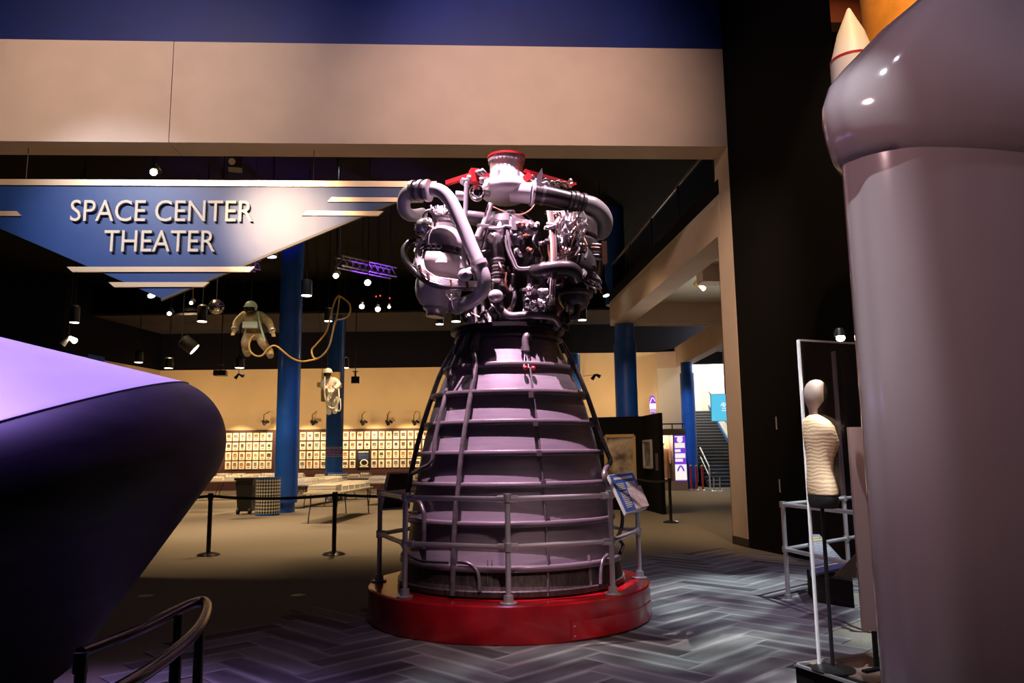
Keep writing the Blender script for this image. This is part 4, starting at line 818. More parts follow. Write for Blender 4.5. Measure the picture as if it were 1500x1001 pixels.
sub('blue_band', .0, .98, .82, .99, mat('band_navy', (.03, .05, .15), .5), .003); sub('orange_line', .1, .95, .86, .885, mat('line_orange', (.75, .45, .25), .6), .005)
for v in range(13): sub('text_line', .06, .9 - .1 * (v % 4 == 3), .26 + v * .042, .272 + v * .042, mat('text_grey', (.42, .42, .46), .6), .004)
sub('heading', .1, .72, .09, .13, 'gold', .004); sub('heading', .08, .88, .155, .195, 'gold', .004)
pb = mk('pedestal', MB().prism([PZ(1196, 884), PZ(1252, 893), PZ(1252, 893) + Vector((.2, .5, 0)), PZ(1196, 884) + Vector((.1, .5, 0))], (0, 0, .27)), 'black_paint', rp, False)
o = mk('wedge_panel', MB().prism([PY(1220, 846, 7.6), PY(1254, 846, 7.2), PY(1254, 812, 7.2)], (.02, .05, .0)), 'wood_dark'); tag(o, 'dark wedge-edged reading panel seen edge-on by the maroon board', 'sign')
gp = empty('reflection_block', 'grey block with a small white notice, standing in for a glass reflection', 'pillar', (4.9, 11.0, 0)); gp0 = PY(1232, 600, 10.7)  # solid block added for a grey reflection in the case glass
mk('shaft', MB().box((gp0.x + .35, 11.05, 1.47), (.7, .5, 2.94)), mat('reflection_grey', (.20, .16, .20), .6), gp, False)
np_ = PY(1240.5, 610.5, 10.78); mk('notice', MB().box((np_.x, 10.785, np_.z), (.13, .014, .12)), 'white_paint', gp, False)
# ================================================================== wall of framed photographs
fr0 = None; photos = ['photo%d' % i for i in range(6)]
rowz = [PY(480, y, YB).z for y in (639, 653, 667, 680.3)]; fw, fh = .285, .40
cols = [PY(336.3 + 9.95 * i, 650, YB).x for i in range(6)] + [PY(395.5, 650, YB).x] + [PY(434.3 + 10.2 * i, 650, YB).x for i in range(5)] + [PY(506.8 + 10.55 * i, 650, YB).x for i in range(11)] + [PY(623.5, 650, YB).x]
seg = ['behind the capsule side, column %s left of the near blue column' % n for n in ('six', 'five', 'four', 'three', 'two', 'one')] + ['half hidden by the near blue column'] + ['%s between the two blue columns' % n for n in ('first', 'second', 'third', 'fourth', 'fifth')] + ['%s right of the far blue column' % n for n in ('first', 'second', 'third', 'fourth', 'fifth', 'sixth', 'seventh', 'eighth', 'ninth', 'tenth', 'eleventh')] + ['last one beside the engine nozzle']
rown = ('top', 'second', 'third', 'bottom'); ycorr = .012 * 40 / 1150
for ci, X in enumerate(cols):
    for ri in range(4):
        if ci in (14, 15) and ri >= 2: continue
        z = rowz[ri]; lab = 'white-matted photo, %s row, %s' % (rown[ri], seg[ci])
        if fr0 is None:
            fr0 = empty('framed_photo', lab, 'picture', (X, YB - .08, z), 0, 'framed photographs on the back wall')
            mk('frame', MB().box((X, YB - .1, z), (fw, .04, fh)), mat('frame_pale', (.80, .66, .44), .5), fr0, False); mk('mat_board', MB().box((X, YB - .118, z), (fw - .03, .012, fh - .03)), 'paper_white', fr0, False)
            mk('photo', MB().box((X, YB - .124, z + .03), (.16, .012, .17)), 'photo0', fr0, False); mk('caption', MB().box((X, YB - .124, z - .12), (.1, .01, .035)), 'photo5', fr0, False); continue
        o = fr0.copy(); COL.objects.link(o); o.location = (X, YB - .08, z); o['label'] = lab
        for ch in fr0.children:
            c = ch.copy(); COL.objects.link(c); c.parent = o
            if c.name.startswith('photo'):
                c.data = ch.data.copy(); c.data.materials[0] = MATS[random.choice(photos)]
                s = random.uniform(.75, 1.25); c.scale = (s, 1, random.uniform(.8, 1.15))
px0, px1 = (cols[14] + cols[15]) / 2, 0
bpz = (rowz[2] + rowz[3]) / 2
po = empty('black_poster', 'black poster with a pale ring emblem among the framed photographs', 'poster', (px0, YB - .09, bpz - .45))
mk('board', MB().box((px0, YB - .11, bpz), (.68, .05, .92)), 'black_plastic', po, False)
mk('ring_emblem', MB().tube([(px0 + .05 + .18 * math.cos(t * .314), YB - .14, bpz - .18 + .15 * math.sin(t * .314)) for t in range(20)], .03, 6, closed=True), 'paper_white', po)
mk('emblem_base', MB().box((px0 + .05, YB - .14, bpz - .36), (.42, .01, .05)), 'paper_white', po, False); mk('title_text', MB().box((px0, YB - .138, bpz + .36), (.5, .008, .05)), 'paper_white', po, False)
for v in range(5): mk('text_line', MB().box((px0, YB - .138, bpz + .25 - v * .06), (.5, .008, .018)), 'blue_print', po, False)
# picture lights on the wall
for i, px in enumerate((300, 386, 457, 530, 567, 606)):
    p = PY(px, 618, YB - .9); t = empty('wall_spotlight', 'small black spotlight on an arm, %s from the left above the photo wall' % ('first', 'second', 'third', 'fourth', 'fifth', 'sixth')[i], 'spotlight', tuple(p), 0, 'spotlights above the photographs')
    mk('arm', MB().tube([(p.x, YB - .01, p.z + .55), (p.x, YB - .85, p.z + .35), (p.x, YB - .9, p.z + .06)], .02, 6), 'dark_metal', t)
    mk('head', MB().tube([p + Vector((-.05, .0, .06)), p + Vector((.06, .12, -.14))], [.07, .10], 10), 'black_plastic', t); mk('head', MB().tube([p + Vector((.12, .0, .04)), p + Vector((.24, .1, -.04))], .06, 10), 'black_plastic', t)
# ================================================================== folding tables with bins of prints
def table(p, q, wd, label):
    p, q = Vector(p), Vector(q); L = (q - p).length; a = math.atan2(q.y - p.y, q.x - p.x)
    t = empty('folding_table', label, 'table', (p.x, p.y, 0), a, 'folding tables in the hall'); WO[t.name] = Vector((0, 0, 0))
    mk('tabletop', MB().box((L / 2, 0, .72), (L, wd, .04)), mat('table_grey', (.62, .56, .46), .6), t, False)
    for x in (.28, L - .28):
        for y in (-wd / 2 + .1, wd / 2 - .1):
            s = 1 if x < L / 2 else -1; mk('leg', MB().tube([(x, y, .70), (x, y, .42), (x - s * .12, y, .2), (x - s * .16, y, .0)], .016, 6), 'dark_metal', t)
        mk('brace', MB().tube([(x, -wd / 2 + .1, .40), (x, wd / 2 - .1, .40)], .012, 6), 'dark_metal', t)
        mk('strut', MB().tube([(x, 0, .40), (x + (.4 if x < L / 2 else -.4), 0, .69)], .012, 6), 'dark_metal', t)
    return t, a, L
ORD = ('nearest', 'second', 'third', 'fourth', 'fifth', 'sixth', 'seventh', 'eighth')
def fill(p, a, L, n, wd, where, h=.26, first_stack=False):
    d = Vector((math.cos(a), math.sin(a), 0)); nn = Vector((-d.y, d.x, 0)); p = Vector((p[0], p[1], 0)); stp = (L - .1) / n
    for i in range(n):
        c = p + d * (.06 + stp * (i + .5)); hh = h * .62 * random.uniform(.8, 1.1); ww = stp * .9; lab = 'white %s of prints, %s on %s' % ('stack' if first_stack and i == 0 else 'bin', ORD[i], where)
        if first_stack and i == 0:
            b = empty('print_stack', lab, 'prints', (c.x, c.y, .74), a, 'bins of prints on the tables'); WO[b.name] = Vector((0, 0, 0))
            for k in range(6): mk('print', MB().box((random.uniform(-.01, .01), random.uniform(-.01, .01), .014 + k * .029), (ww, wd * .8, .024)), 'paper_white', b, False)
            continue
        b = empty('print_bin', lab, 'print bin', (c.x, c.y, .74), a, 'bins of prints on the tables'); WO[b.name] = Vector((0, 0, 0))
        mk('tray', MB().box((0, 0, hh * .33), (ww, wd * .8, hh * .66)), 'white_paint', b, False)
        for k in range(5): mk('print', MB().box((-ww * .4 + k * ww * .2, 0, hh * .56), (.018, wd * .74, hh * .86), M=Matrix.Rotation(random.uniform(-.12, .12), 3, 'Y')), 'paper_white', b, False)
T1a = PZ(471, 722.5, .74); T1b = PZ(532, 711, .74)
TB = [((-4.62, 19.1), (-4.45, 22.9), .85, 6, 'the front table near the belt posts', True, .30), ((-6.9, 25.0), (-6.6, 29.4), .8, 6, 'the table right behind the near blue column', False, .28),
      ((-12.6, 31.0), (-9.5, 31.6), .8, 5, 'the table left of the black wheeled bin', False, .32), ((-8.3, 33.0), (-5.9, 33.2), .8, 5, 'the far table between the blue columns', False, .30),
      ((-5.4, 33.0), (-3.6, 33.3), .8, 3, 'the far table right of the far column', False, .30), ((-4.5, 26.2), (-4.0, 30.0), .8, 5, 'the table left of the engine nozzle', False, .32), ((-13.2, 35.2), (-9.3, 35.6), .8, 6, 'the furthest table under the photo wall', False, .34), ((-3.2, 29.2), (-2.6, 33.0), .8, 4, 'the table half behind the engine', False, .30)]
for i, (a, b, wd, n, where, fs, h) in enumerate(TB):
    where2 = where.replace('the ', '', 1)
    t, ang, L = table((*a, 0), (*b, 0), wd, 'long pale folding table, %s' % where2); fill(a, ang, L, n, wd, where, h, fs)
# ================================================================== bins by the column
def checkmat():
    m = bpy.data.materials.new('checker_wrap'); m.use_nodes = True; nt = m.node_tree; b = nt.nodes['Principled BSDF']; b.inputs['Roughness'].default_value = .45
    tc = nt.nodes.new('ShaderNodeTexCoord'); sp = nt.nodes.new('ShaderNodeSeparateXYZ'); nt.links.new(tc.outputs['Object'], sp.inputs[0])
    at = nt.nodes.new('ShaderNodeMath'); at.operation = 'ARCTAN2'; nt.links.new(sp.outputs['Y'], at.inputs[0]); nt.links.new(sp.outputs['X'], at.inputs[1])
    ml = nt.nodes.new('ShaderNodeMath'); ml.operation = 'MULTIPLY'; ml.inputs[1].default_value = .4; nt.links.new(at.outputs[0], ml.inputs[0])
    a = nt.nodes.new('ShaderNodeMath'); a.operation = 'ADD'; s = nt.nodes.new('ShaderNodeMath'); s.operation = 'SUBTRACT'
    for n_ in (a, s): nt.links.new(ml.outputs[0], n_.inputs[0]); nt.links.new(sp.outputs['Z'], n_.inputs[1])
    cb = nt.nodes.new('ShaderNodeCombineXYZ'); nt.links.new(a.outputs[0], cb.inputs[0]); nt.links.new(s.outputs[0], cb.inputs[1])
    ck = nt.nodes.new('ShaderNodeTexChecker'); ck.inputs['Scale'].default_value = 11; ck.inputs[1].default_value = (.85, .82, .74, 1); ck.inputs[2].default_value = (.02, .03, .03, 1)
    nt.links.new(cb.outputs[0], ck.inputs['Vector']); nt.links.new(ck.outputs[0], b.inputs['Base Color']); return m
ckm = checkmat()
def checker_bin(p, rad, h, label):
    t = empty('checkered_bin', label, 'bin', (p.x, p.y, 0), 0, 'checkered bins by the columns')
    mk('drum', MB().lathe([(rad * .97, .05), (rad, .1), (rad, h - .04), (rad * .98, h)], (p.x, p.y, 0), 36), ckm, t); mk('rim', MB().lathe([(rad * 1.01, h - .03), (rad * 1.02, h), (rad * .9, h + .015), (rad * .85, h - .1)], (p.x, p.y, 0), 36, cap=False), 'column_blue', t); mk('foot', MB().lathe([(rad * .98, 0), (rad * .98, .055)], (p.x, p.y, 0), 36), 'column_blue', t)
p = PZ(388, 756); p.y += .34; checker_bin(Vector((p.x, 22.35, 0)), .335, 1.03, 'black and white checkered bin in front of the near blue column')
p = PY(491, 700, 29.6); checker_bin(Vector((p.x + .03, 29.9, 0)), .36, 1.0, 'black and white checkered bin at the foot of the far blue column')
p = PZ(366, 752); wb = empty('wheeled_bin', 'black wheeled bin beside the checkered bin', 'bin', (p.x, 23.0, 0)); X = p.x + .0
mk('body', MB().loft([[Vector((X + sx_ * w_, 23.0 + sy_ * w_ * 1.1, z)) for sx_, sy_ in ((-1, -1), (1, -1), (1, 1), (-1, 1))] for w_, z in ((.19, .08), (.25, .95))]), 'black_plastic', wb, False); mk('lid', MB().box((X, 23.0, .99), (.56, .62, .07)), 'black_plastic', wb, False)
for s in (-.17, .17): mk('wheel', MB().tube([(X + s - .03, 22.78, .085), (X + s + .03, 22.78, .085)], .085, 14), 'black_rubber', wb)
# lettering round the far column
vs, fs = text_mesh('APOLLO ART', 1., .006); wv_ = max(v.x for v in vs); zt0 = PY(489, 659.5, 30.5).z; zt1 = PY(489, 664.5, 30.5).z
mb = MB(); sc2 = .72 / wv_; a_c = math.atan2(-c2.y, -c2.x)
for v in vs: pass
mb.add([Vector((c2.x + (.342 + v.z * .5) * math.cos(a_c + (v.x * sc2 - .42) / .335), c2.y + (.342 + v.z * .5) * math.sin(a_c + (v.x * sc2 - .42) / .335), zt1 + v.y / .7 * (zt0 - zt1))) for v in vs], fs); mk('lettering', mb, mat('letter_red', (.7, .10, .08), .5), col2o, False)
for y in (655.5, 657.5, 666.5, 669): z = PY(489, y, 30.5).z; mk('stripe', MB().lathe([(.340, z - .008), (.340, z + .008)], (c2.x, c2.y, 0), 32), 'gold', col2o)
# ================================================================== belt posts
def stanchion(p, label, h=1.0):
    t = empty('belt_post', label, 'stanchion', (p.x, p.y, 0), 0, 'black belt posts'); mk('base', MB().lathe([(.185, 0), (.185, .015), (.15, .035), (.04, .06)], p, 28), mat('base_gloss', (.03, .024, .02), .25, .5), t)
    mk('post', MB().lathe([(.036, .05), (.036, h - .08)], p, 16), 'black_plastic', t); mk('belt_head', MB().lathe([(.045, h - .1), (.045, h), (.03, h + .01)], p, 16), 'black_plastic', t); return t
s1, s2, s3 = PZ(305, 814), PZ(489, 813), PZ(983, 766)
t1 = stanchion(s1, 'black belt post between the capsule and the near blue column'); t2 = stanchion(s2, 'black belt post left of the plinth railing'); t3 = stanchion(s3, 'black belt post in front of the black art partition')
def belt(t, a, b, sag=.05):
    n = 10; rings = []
    for i in range(n + 1):
        u = i / n; c = a.lerp(b, u); z = .955 - sag * 4 * u * (1 - u); rings.append([Vector((c.x, c.y - .002, z - .024)), Vector((c.x, c.y + .002, z - .024)), Vector((c.x, c.y + .002, z + .024)), Vector((c.x, c.y - .002, z + .024))])
    mk('belt', MB().loft(rings), 'black_rubber', t, False)
belt(t1, s1, s2); belt(t2, s2, s2 + Vector((2.1, .6, 0))); belt(t1, s1, s1 + Vector((-2.2, -.2, 0))); belt(t3, s3, s3 + Vector((-.5, 1.6, 0)))
# short red posts by the stairs
for i, px in enumerate((1013, 1021, 1030)):
    p = PZ(px, 719); p.y = 34.6 - i * .2; p.x = PY(px, 719, p.y).x; t = empty('red_post', '%s of the slim pink-red posts before the thin blue column' % ('left', 'middle', 'right')[i] + ('most' if i != 1 else ' one'), 'post', (p.x, p.y, 0), 0, 'slim red posts')
    mk('post', MB().tube([(p.x, p.y, .02), (p.x, p.y, 1.0)], .05, 10), mat('post_red', (.55, .08, .12), .3, .4), t); mk('base', MB().lathe([(.10, 0), (.10, .02), (.05, .05)], p, 20), 'silver', t); mk('finial', MB().ell((p.x, p.y, 1.03), (.055, .055, .05), 10, 6), 'gold', t)
for i, px in enumerate((1046, 1055)):
    p = PY(px, 718, 33.2); t = empty('small_post', 'small silver post near the stair foot, %s one' % ('left', 'right')[i], 'post', (p.x, p.y, 0), 0, 'small silver posts'); mk('post', MB().tube([(p.x, p.y, .02), (p.x, p.y, .55)], .025, 8), 'silver', t); mk('base', MB().lathe([(.12, 0), (.12, .02), (.03, .04)], (p.x, p.y, 0), 16), 'silver', t)
# ================================================================== black art partition
pe = PZ(973, 754); ptz = PY(968, 605, pe.y).z; cn = PY(946, 700, 22.6); cn.z = 0; fe = PY(850, 700, 23.2); fe.z = 0
ap = empty('art_partition', 'black folding partition with paintings right of the engine', 'partition', (cn.x, cn.y, 0))
mk('front_panel', MB().bar(Vector((fe.x, fe.y, ptz / 2)), Vector((cn.x, cn.y, ptz / 2)), .1, ptz), 'black_paint', ap, False); mk('side_panel', MB().bar(Vector((cn.x + .02, cn.y - .04, ptz / 2)), Vector((pe.x, pe.y, ptz / 2)), .1, ptz), 'black_paint', ap, False)
fdir = (cn - fe).normalized(); fn = Vector((fdir.y, -fdir.x, 0))
def pic(name, label, c0, d, n, x0, x1, z0, z1, bw_, fm, cm):
    t = empty(name, label, 'painting', tuple(c0 + d * (x0 + x1) / 2 + Vector((0, 0, z0))))
    def q(x, z, o): p_ = c0 + d * x + n * o; return Vector((p_.x, p_.y, z))
    mk('canvas', MB().prism([q(x0, z0, .055), q(x1, z0, .055), q(x1, z1, .055), q(x0, z1, .055)], n * .02), cm, t, False)
    for a, b in (((x0, z0), (x1, z0)), ((x0, z1), (x1, z1)), ((x0, z0), (x0, z1)), ((x1, z0), (x1, z1))): mk('frame_side', MB().bar(q(*a, .085), q(*b, .085), .06 if a[1] == b[1] else .06, bw_, up=(0, 0, 1) if a[1] == b[1] else tuple(d)), fm, t, False)
def onf(px): p_ = PL(px, 690, fe.y - fe.x * (cn.y - fe.y) / (cn.x - fe.x), (cn.y - fe.y) / (cn.x - fe.x)); return (Vector((p_.x, p_.y, 0)) - fe).length
mat('painting', (.10, .07, .05), .35, noise=.9, scale=2.2, col2=(.75, .60, .42)); mat('portrait', (.06, .08, .10), .35, noise=.9, scale=3, col2=(.40, .42, .42))
yf = 22.9
pic('large_painting', 'large dark painting in a gold frame on the black partition', fe, fdir, fn, onf(889), onf(931), PY(910, 703, yf).z, PY(910, 639, yf).z, .09, 'gold', 'painting')
sd_ = Vector((pe.x - cn.x, pe.y - cn.y, 0)); sl = sd_.length; sd_.normalize(); sn_ = Vector((sd_.y, -sd_.x, 0))
if sn_.x > 0: sn_ = -sn_
pic('small_painting', 'small narrow framed portrait on the partition side panel', cn, sd_, sn_, sl * .12, sl * .58, PY(955, 685, 22).z, PY(955, 646, 22).z, .06, mat('frame_grey', (.45, .42, .36), .5), 'portrait')
cd = cn + sd_ * sl * .82 + sn_ * .056; o = mk('caption_card', MB().bar(Vector((cd.x, cd.y, 1.35)) - sd_ * .12, Vector((cd.x, cd.y, 1.35)) + sd_ * .12, .01, .45), mat('card_purple', (.10, .07, .14), .6), None, False); tag(o, 'small purple caption card at the edge of the partition', 'sign')
spot('painting_light', (3.0, 19.8, 5.4), (3.25, 22.9, 1.8), 60, (1, .75, .45), 45, .8, .05)
# ================================================================== lit suit case and text panel
sY = 34.6; sxl, sxr = PY(962, 680, sY).x, PY(1006, 680, sY).x; z0s, z1s = PY(980, 705, sY).z, PY(980, 638, sY).z
scs = empty('suit_case', 'lit display niche holding an orange flight suit', 'display case', ((sxl + sxr) / 2, sY + .4, 0)); sm = PY(987.5, 680, sY).x
mk('base', MB().box(((sxl + sxr) / 2, sY + .4, z0s / 2), (sxr - sxl, .9, z0s)), mat('case_grey', (.30, .26, .26), .6), scs, False)
mk('canopy', MB().box(((sxl + sxr) / 2, sY + .4, z1s + .14), (sxr - sxl, .9, .28)), 'case_grey' if 'case_grey' in MATS else 'silver', scs, False)
mk('back', MB().box(((sxl + sm) / 2, sY + .8, (z0s + z1s) / 2), (sm - sxl, .06, z1s - z0s)), mat('niche_peach', (.85, .55, .35), .7), scs, False)
mk('side', MB().box((sm, sY + .4, (z0s + z1s) / 2), (.05, .9, z1s - z0s)), 'case_grey', scs, False)
mk('front_glass', MB().box(((sxl + sm) / 2, sY - .04, (z0s + z1s) / 2), (sm - sxl, .012, z1s - z0s)), glassmat('case_glass'), scs, False)
mk('top_rail', MB().tube([(sxl, sY + .1, z1s + .5), (sxr, sY + .1, z1s + .5)], .03, 8), 'dark_metal', scs)
for x in (sxl + .1, sm, sxr - .1): mk('rail_post', MB().tube([(x, sY + .1, z1s + .28), (x, sY + .1, z1s + .5)], .025, 8), 'dark_metal', scs)
point('suit_case_lamp', ((sxl + sm) / 2, sY + .3, z1s - .12), 34, (1, .72, .5), .06)
tp_ = empty('lit_text_panel', 'backlit purple and white text panel beside the flight suit', 'sign', ((sm + sxr) / 2, sY, z0s)); w2 = sxr - sm
mk('board', MB().box(((sm + sxr) / 2, sY + .02, (z0s + z1s) / 2), (w2 - .04, .06, z1s - z0s)), 'lit_purple', tp_, False)
for i, (u0, u1, v0, v1) in enumerate(((.1, .9, .17, .28), (.1, .55, .31, .37), (.1, .9, .40, .50), (.1, .7, .52, .58), (.03, .97, .64, .98), (.12, .8, .02, .045))):
    mk('text_block', MB().box((sm + w2 * (u0 + u1) / 2, sY - .012, z1s - (z1s - z0s) * (v0 + v1) / 2), (w2 * (u1 - u0), .008, (z1s - z0s) * (v1 - v0))), 'lit_white', tp_, False)
mk('logo_disc', MB().tube([(sm + w2 * .52, sY - .012, z1s - (z1s - z0s) * .10), (sm + w2 * .52, sY - .022, z1s - (z1s - z0s) * .10)], .13, 16), 'lit_white', tp_)
mk('emblem', MB().tube([(sm + w2 * (.25 + .5 * k / 8), sY - .02, z0s + .42 + .22 * math.sin(math.pi * k / 8)) for k in range(9)], .04, 6), 'lit_purple', tp_)
fx = (sxl + sm) / 2 - .05; fz = z0s + .02; fs_ = empty('flight_suit', 'orange-white astronaut flight suit standing in the lit niche', 'space suit', (fx, sY + .45, fz))
H = z1s - z0s - .2
def suit(t): return MB()
mb = MB(); cy_ = sY + .45
mb.loft([[Vector((fx + rx * math.cos(2 * math.pi * k / 16), cy_ + ry * math.sin(2 * math.pi * k / 16), fz + z * H)) for k in range(16)] for rx, ry, z in ((.22, .16, .46), (.21, .16, .55), (.25, .18, .68), (.28, .18, .78), (.2, .14, .83), (.1, .1, .86))])
for s in (-1, 1): mb.tube([(fx + s * .11, cy_, fz + .50 * H), (fx + s * .13, cy_ - .02, fz + .26 * H), (fx + s * .13, cy_, fz + .04 * H)], [.12, .10, .085], 12, 4); mb.tube([(fx + s * .24, cy_, fz + .78 * H), (fx + s * .33, cy_, fz + .62 * H), (fx + s * .34, cy_ - .08, fz + .47 * H)], [.09, .08, .06], 10, 4)
mk('suit_body', mb, mat('suit_orange', (.92, .62, .42), .8), fs_)
for s in (-1, 1): mk('boot', MB().ell((fx + s * .13, cy_ - .05, fz + .05), (.075, .14, .06), 12, 8), 'white_paint', fs_); mk('glove', MB().ell((fx + s * .34, cy_ - .1, fz + .44 * H), (.05, .05, .08), 10, 8), 'white_paint', fs_)
mk('helmet', MB().ell((fx, cy_, fz + .92 * H), (.14, .15, .15), 16, 12), 'white_paint', fs_)
# oval emblem sign on the cream wall
oc = PY(956, 593, YR - .1); ov = empty('oval_sign', 'oval lit sign with purple emblem on the cream wall', 'sign', tuple(oc))
def odisc(rx, rz, y0, y1, m, nm, cz=0, cx=0): return mk(nm, MB().prism([(oc.x + cx + rx * math.cos(2 * math.pi * k / 28), y0, oc.z + cz + rz * math.sin(2 * math.pi * k / 28)) for k in range(28)], (0, y1 - y0, 0)), m, ov, False)
odisc(.2, .52, YR - .09, YR - .01, mat('sign_rim', (.9, .7, .5), .5), 'rim'); odisc(.165, .46, YR - .105, YR - .085, 'lit_purple', 'face')
mk('white_band', MB().box((oc.x, YR - .11, oc.z - .08), (.3, .012, .26)), 'lit_white', ov, False); mk('swoosh', MB().tube([(oc.x - .13, YR - .115, oc.z + .08), (oc.x + .0, YR - .115, oc.z + .34), (oc.x + .12, YR - .115, oc.z + .16)], .018, 6, 4), 'lit_white', ov); mk('red_vane', MB().box((oc.x + .07, YR - .112, oc.z + .2), (.07, .01, .14)), mat('vane_red', (.6, .05, .12), .5), ov, False)
for k in range(4): mk('letter_stroke', MB().box((oc.x - .1 + .065 * k, YR - .112, oc.z - .3), (.02, .01, .14)), 'lit_white', ov, False)
# wall screen
scp = [PY(1040.5, 577.5, 36.0), PY(1085, 576, 36.0), PY(1085, 617, 36.0), PY(1042, 617.5, 36.0)]
ws, sub = quadpanel('hanging_screen', 'glowing cyan screen with white script hanging in the stairwell', 'screen', scp, .06, None, 'black_plastic')
sub('display', .015, .985, .015, .985, 'screen_cyan', .004)
def scr(u, v): return scp[0].lerp(scp[1], u).lerp(scp[3].lerp(scp[2], u), v) + Vector((0, -.012, 0))
mk('script_mark', MB().tube([scr(u, v) for u, v in ((.34, .44), (.40, .34), (.45, .36), (.40, .44), (.46, .46), (.52, .34), (.56, .38), (.52, .46), (.60, .42), (.66, .34), (.70, .42), (.64, .46), (.74, .44), (.80, .36))], .022, 6, 3), 'lit_white', ws)
sub('script_line', .38, .75, .52, .55, 'lit_white', .008); sub('script_line', .36, .80, .60, .63, 'lit_white', .008)
mk('hanger', MB().tube([scr(.5, .0) + Vector((0, .05, 0)), Vector((scr(.5, 0).x, scr(.5, 0).y + .05, 8.3))], .03, 8), 'dark_metal', ws)
# ================================================================== hanging astronauts
def skinbody(name, J, Ed, R, m, parent, root=0):
    org = WO[parent.name]; me = bpy.data.meshes.new(name); me.from_pydata([Vector(p) - org for p in J], Ed, []); o = bpy.data.objects.new(name, me); COL.objects.link(o); o.parent = parent
    md = o.modifiers.new('skin', 'SKIN'); md.use_smooth_shade = True
    if not me.skin_vertices: bpy.context.view_layer.update()
    sv = me.skin_vertices[0].data if me.skin_vertices else None
    if sv is None: return o
    for i, r in enumerate(R): sv[i].radius = (r, r); sv[i].use_root = (i == root)
    o.modifiers.new('sub', 'SUBSURF').levels = 1; o.modifiers['sub'].render_levels = 2
    me.materials.append(MATS[m]); return o
def astronaut(label, Y, P, suitm, headm, pack):
    # P: dict of px points (x, y, depth)
    def q(k): x, y, d = P[k]; return PY(x, y, Y + d)
    o = empty('astronaut', label, 'astronaut', tuple(q('pel')), 0, 'hanging astronaut figures')
    names = ['pel', 'waist', 'chest', 'neck', 'shl', 'ell', 'wrl', 'shr', 'elr', 'wrr', 'hipl', 'knl', 'anl', 'hipr', 'knr', 'anr', 'tol', 'tor']
    J = [q(n) for n in names]; ix = {n: i for i, n in enumerate(names)}
    Ed = [(ix[a], ix[b]) for a, b in (('pel', 'waist'), ('waist', 'chest'), ('chest', 'neck'), ('chest', 'shl'), ('shl', 'ell'), ('ell', 'wrl'), ('chest', 'shr'), ('shr', 'elr'), ('elr', 'wrr'), ('pel', 'hipl'), ('hipl', 'knl'), ('knl', 'anl'), ('pel', 'hipr'), ('hipr', 'knr'), ('knr', 'anr'), ('anl', 'tol'), ('anr', 'tor'))]
    R = [.17, .17, .19, .12, .13, .105, .075, .13, .105, .075, .14, .12, .09, .14, .12, .09, .07, .07]
    me = bpy.data.meshes.new('suit_body'); bm = bmesh.new(); bm.verts.layers.skin.verify(); lay = bm.verts.layers.skin.active; org = WO[o.name]; vv = []
    for p, r in zip(J, R):
        v = bm.verts.new(p - org); v[lay].radius = (r, r); vv.append(v)
    vv[0][lay].use_root = True
    for a, b in Ed: bm.edges.new((vv[a], vv[b]))
    bm.to_mesh(me); bm.free(); me.materials.append(MATS[suitm]); b = bpy.data.objects.new('suit_body', me); COL.objects.link(b); b.parent = o
    md = b.modifiers.new('skin', 'SKIN'); md.use_smooth_shade = True; sb = b.modifiers.new('sub', 'SUBSURF'); sb.levels = 2; sb.render_levels = 2
    h = q('head'); hm = mk('helmet', MB().ell(h + Vector((0, 0, .03)), (.155, .165, .155), 20, 14), headm, o)
    mk('visor', MB().ell(h + Vector((0, -.075, -.05)), (.135, .12, .10), 18, 12), 'visor', hm); mk('visor_rim', MB().tube([h + Vector((.15 * math.cos(t), -.06 - .12 * math.sin(t), .03 - .02 * math.sin(t))) for t in [math.pi * k / 10 for k in range(11)]], .014, 6), headm, hm)
    for s in ('l', 'r'):
        w_, e_ = q('wr' + s), q('el' + s); d = (w_ - e_).normalized()
        gl = MB().ell(w_ + d * .07, (.052, .045, .065), 12, 8)
        for k in range(4):
            f0 = w_ + d * .10 + Vector(((k - 1.5) * .022, -.01, 0)); gl.tube([f0, f0 + d * (.05 - .008 * abs(k - 1.3)) + Vector((0, -.012, -.01)), f0 + d * .085 + Vector((0, -.035, -.015))], [.015, .014, .011], 6, 2)
        gl.tube([w_ + d * .05 + Vector((-.03 if s == 'r' else .03, -.02, 0)), w_ + d * .1 + Vector((-.06 if s == 'r' else .06, -.04, 0))], [.017, .013], 6); mk('glove', gl, suitm, o)
        mk('cuff', MB().tube([w_ - d * .03, w_ + d * .02], .085, 14), 'bright_steel', o)
        a_, t_ = q('an' + s), q('to' + s); mk('boot', MB().tube([a_ + (a_ - q('kn' + s)).normalized() * -.08, a_, t_], [.10, .105, .08], 12, 4), suitm, o)
    return o, q
P1 = dict(head=(367.5, 451.5, -.10), neck=(368, 461, 0), chest=(369, 468, .0), waist=(371, 479, .05), pel=(372.5, 488, .1), shl=(357, 462.5, 0), ell=(347, 471, -.05), wrl=(344, 482, -.15), shr=(381, 461.5, 0), elr=(394, 472, -.05), wrr=(398.5, 484, -.12), hipl=(364, 492, .1), knl=(359, 503, -.15), anl=(361.5, 514, .1), tol=(362.5, 519, .0), hipr=(381, 492, .1), knr=(385.5, 504, -.1), anr=(394, 515, .15), tor=(396.5, 522, .05))
a1, q1 = astronaut('tan-suited astronaut with pale green helmet floating left of the near blue column', 19.2, P1, 'suit_tan', 'helmet', False)
mk('chest_pack', MB().box(PY(367.5, 476.5, 18.95), (.36, .16, .15), .05), mat('pack_green', (.55, .62, .50), .5), a1, False); mk('strap', MB().tube([PY(379, 458, 19.0), PY(380, 470, 18.95), PY(384, 486, 18.98), PY(388, 500, 19.0)], .025, 6, 4), mat('strap_teal', (.45, .60, .50), .6), a1)
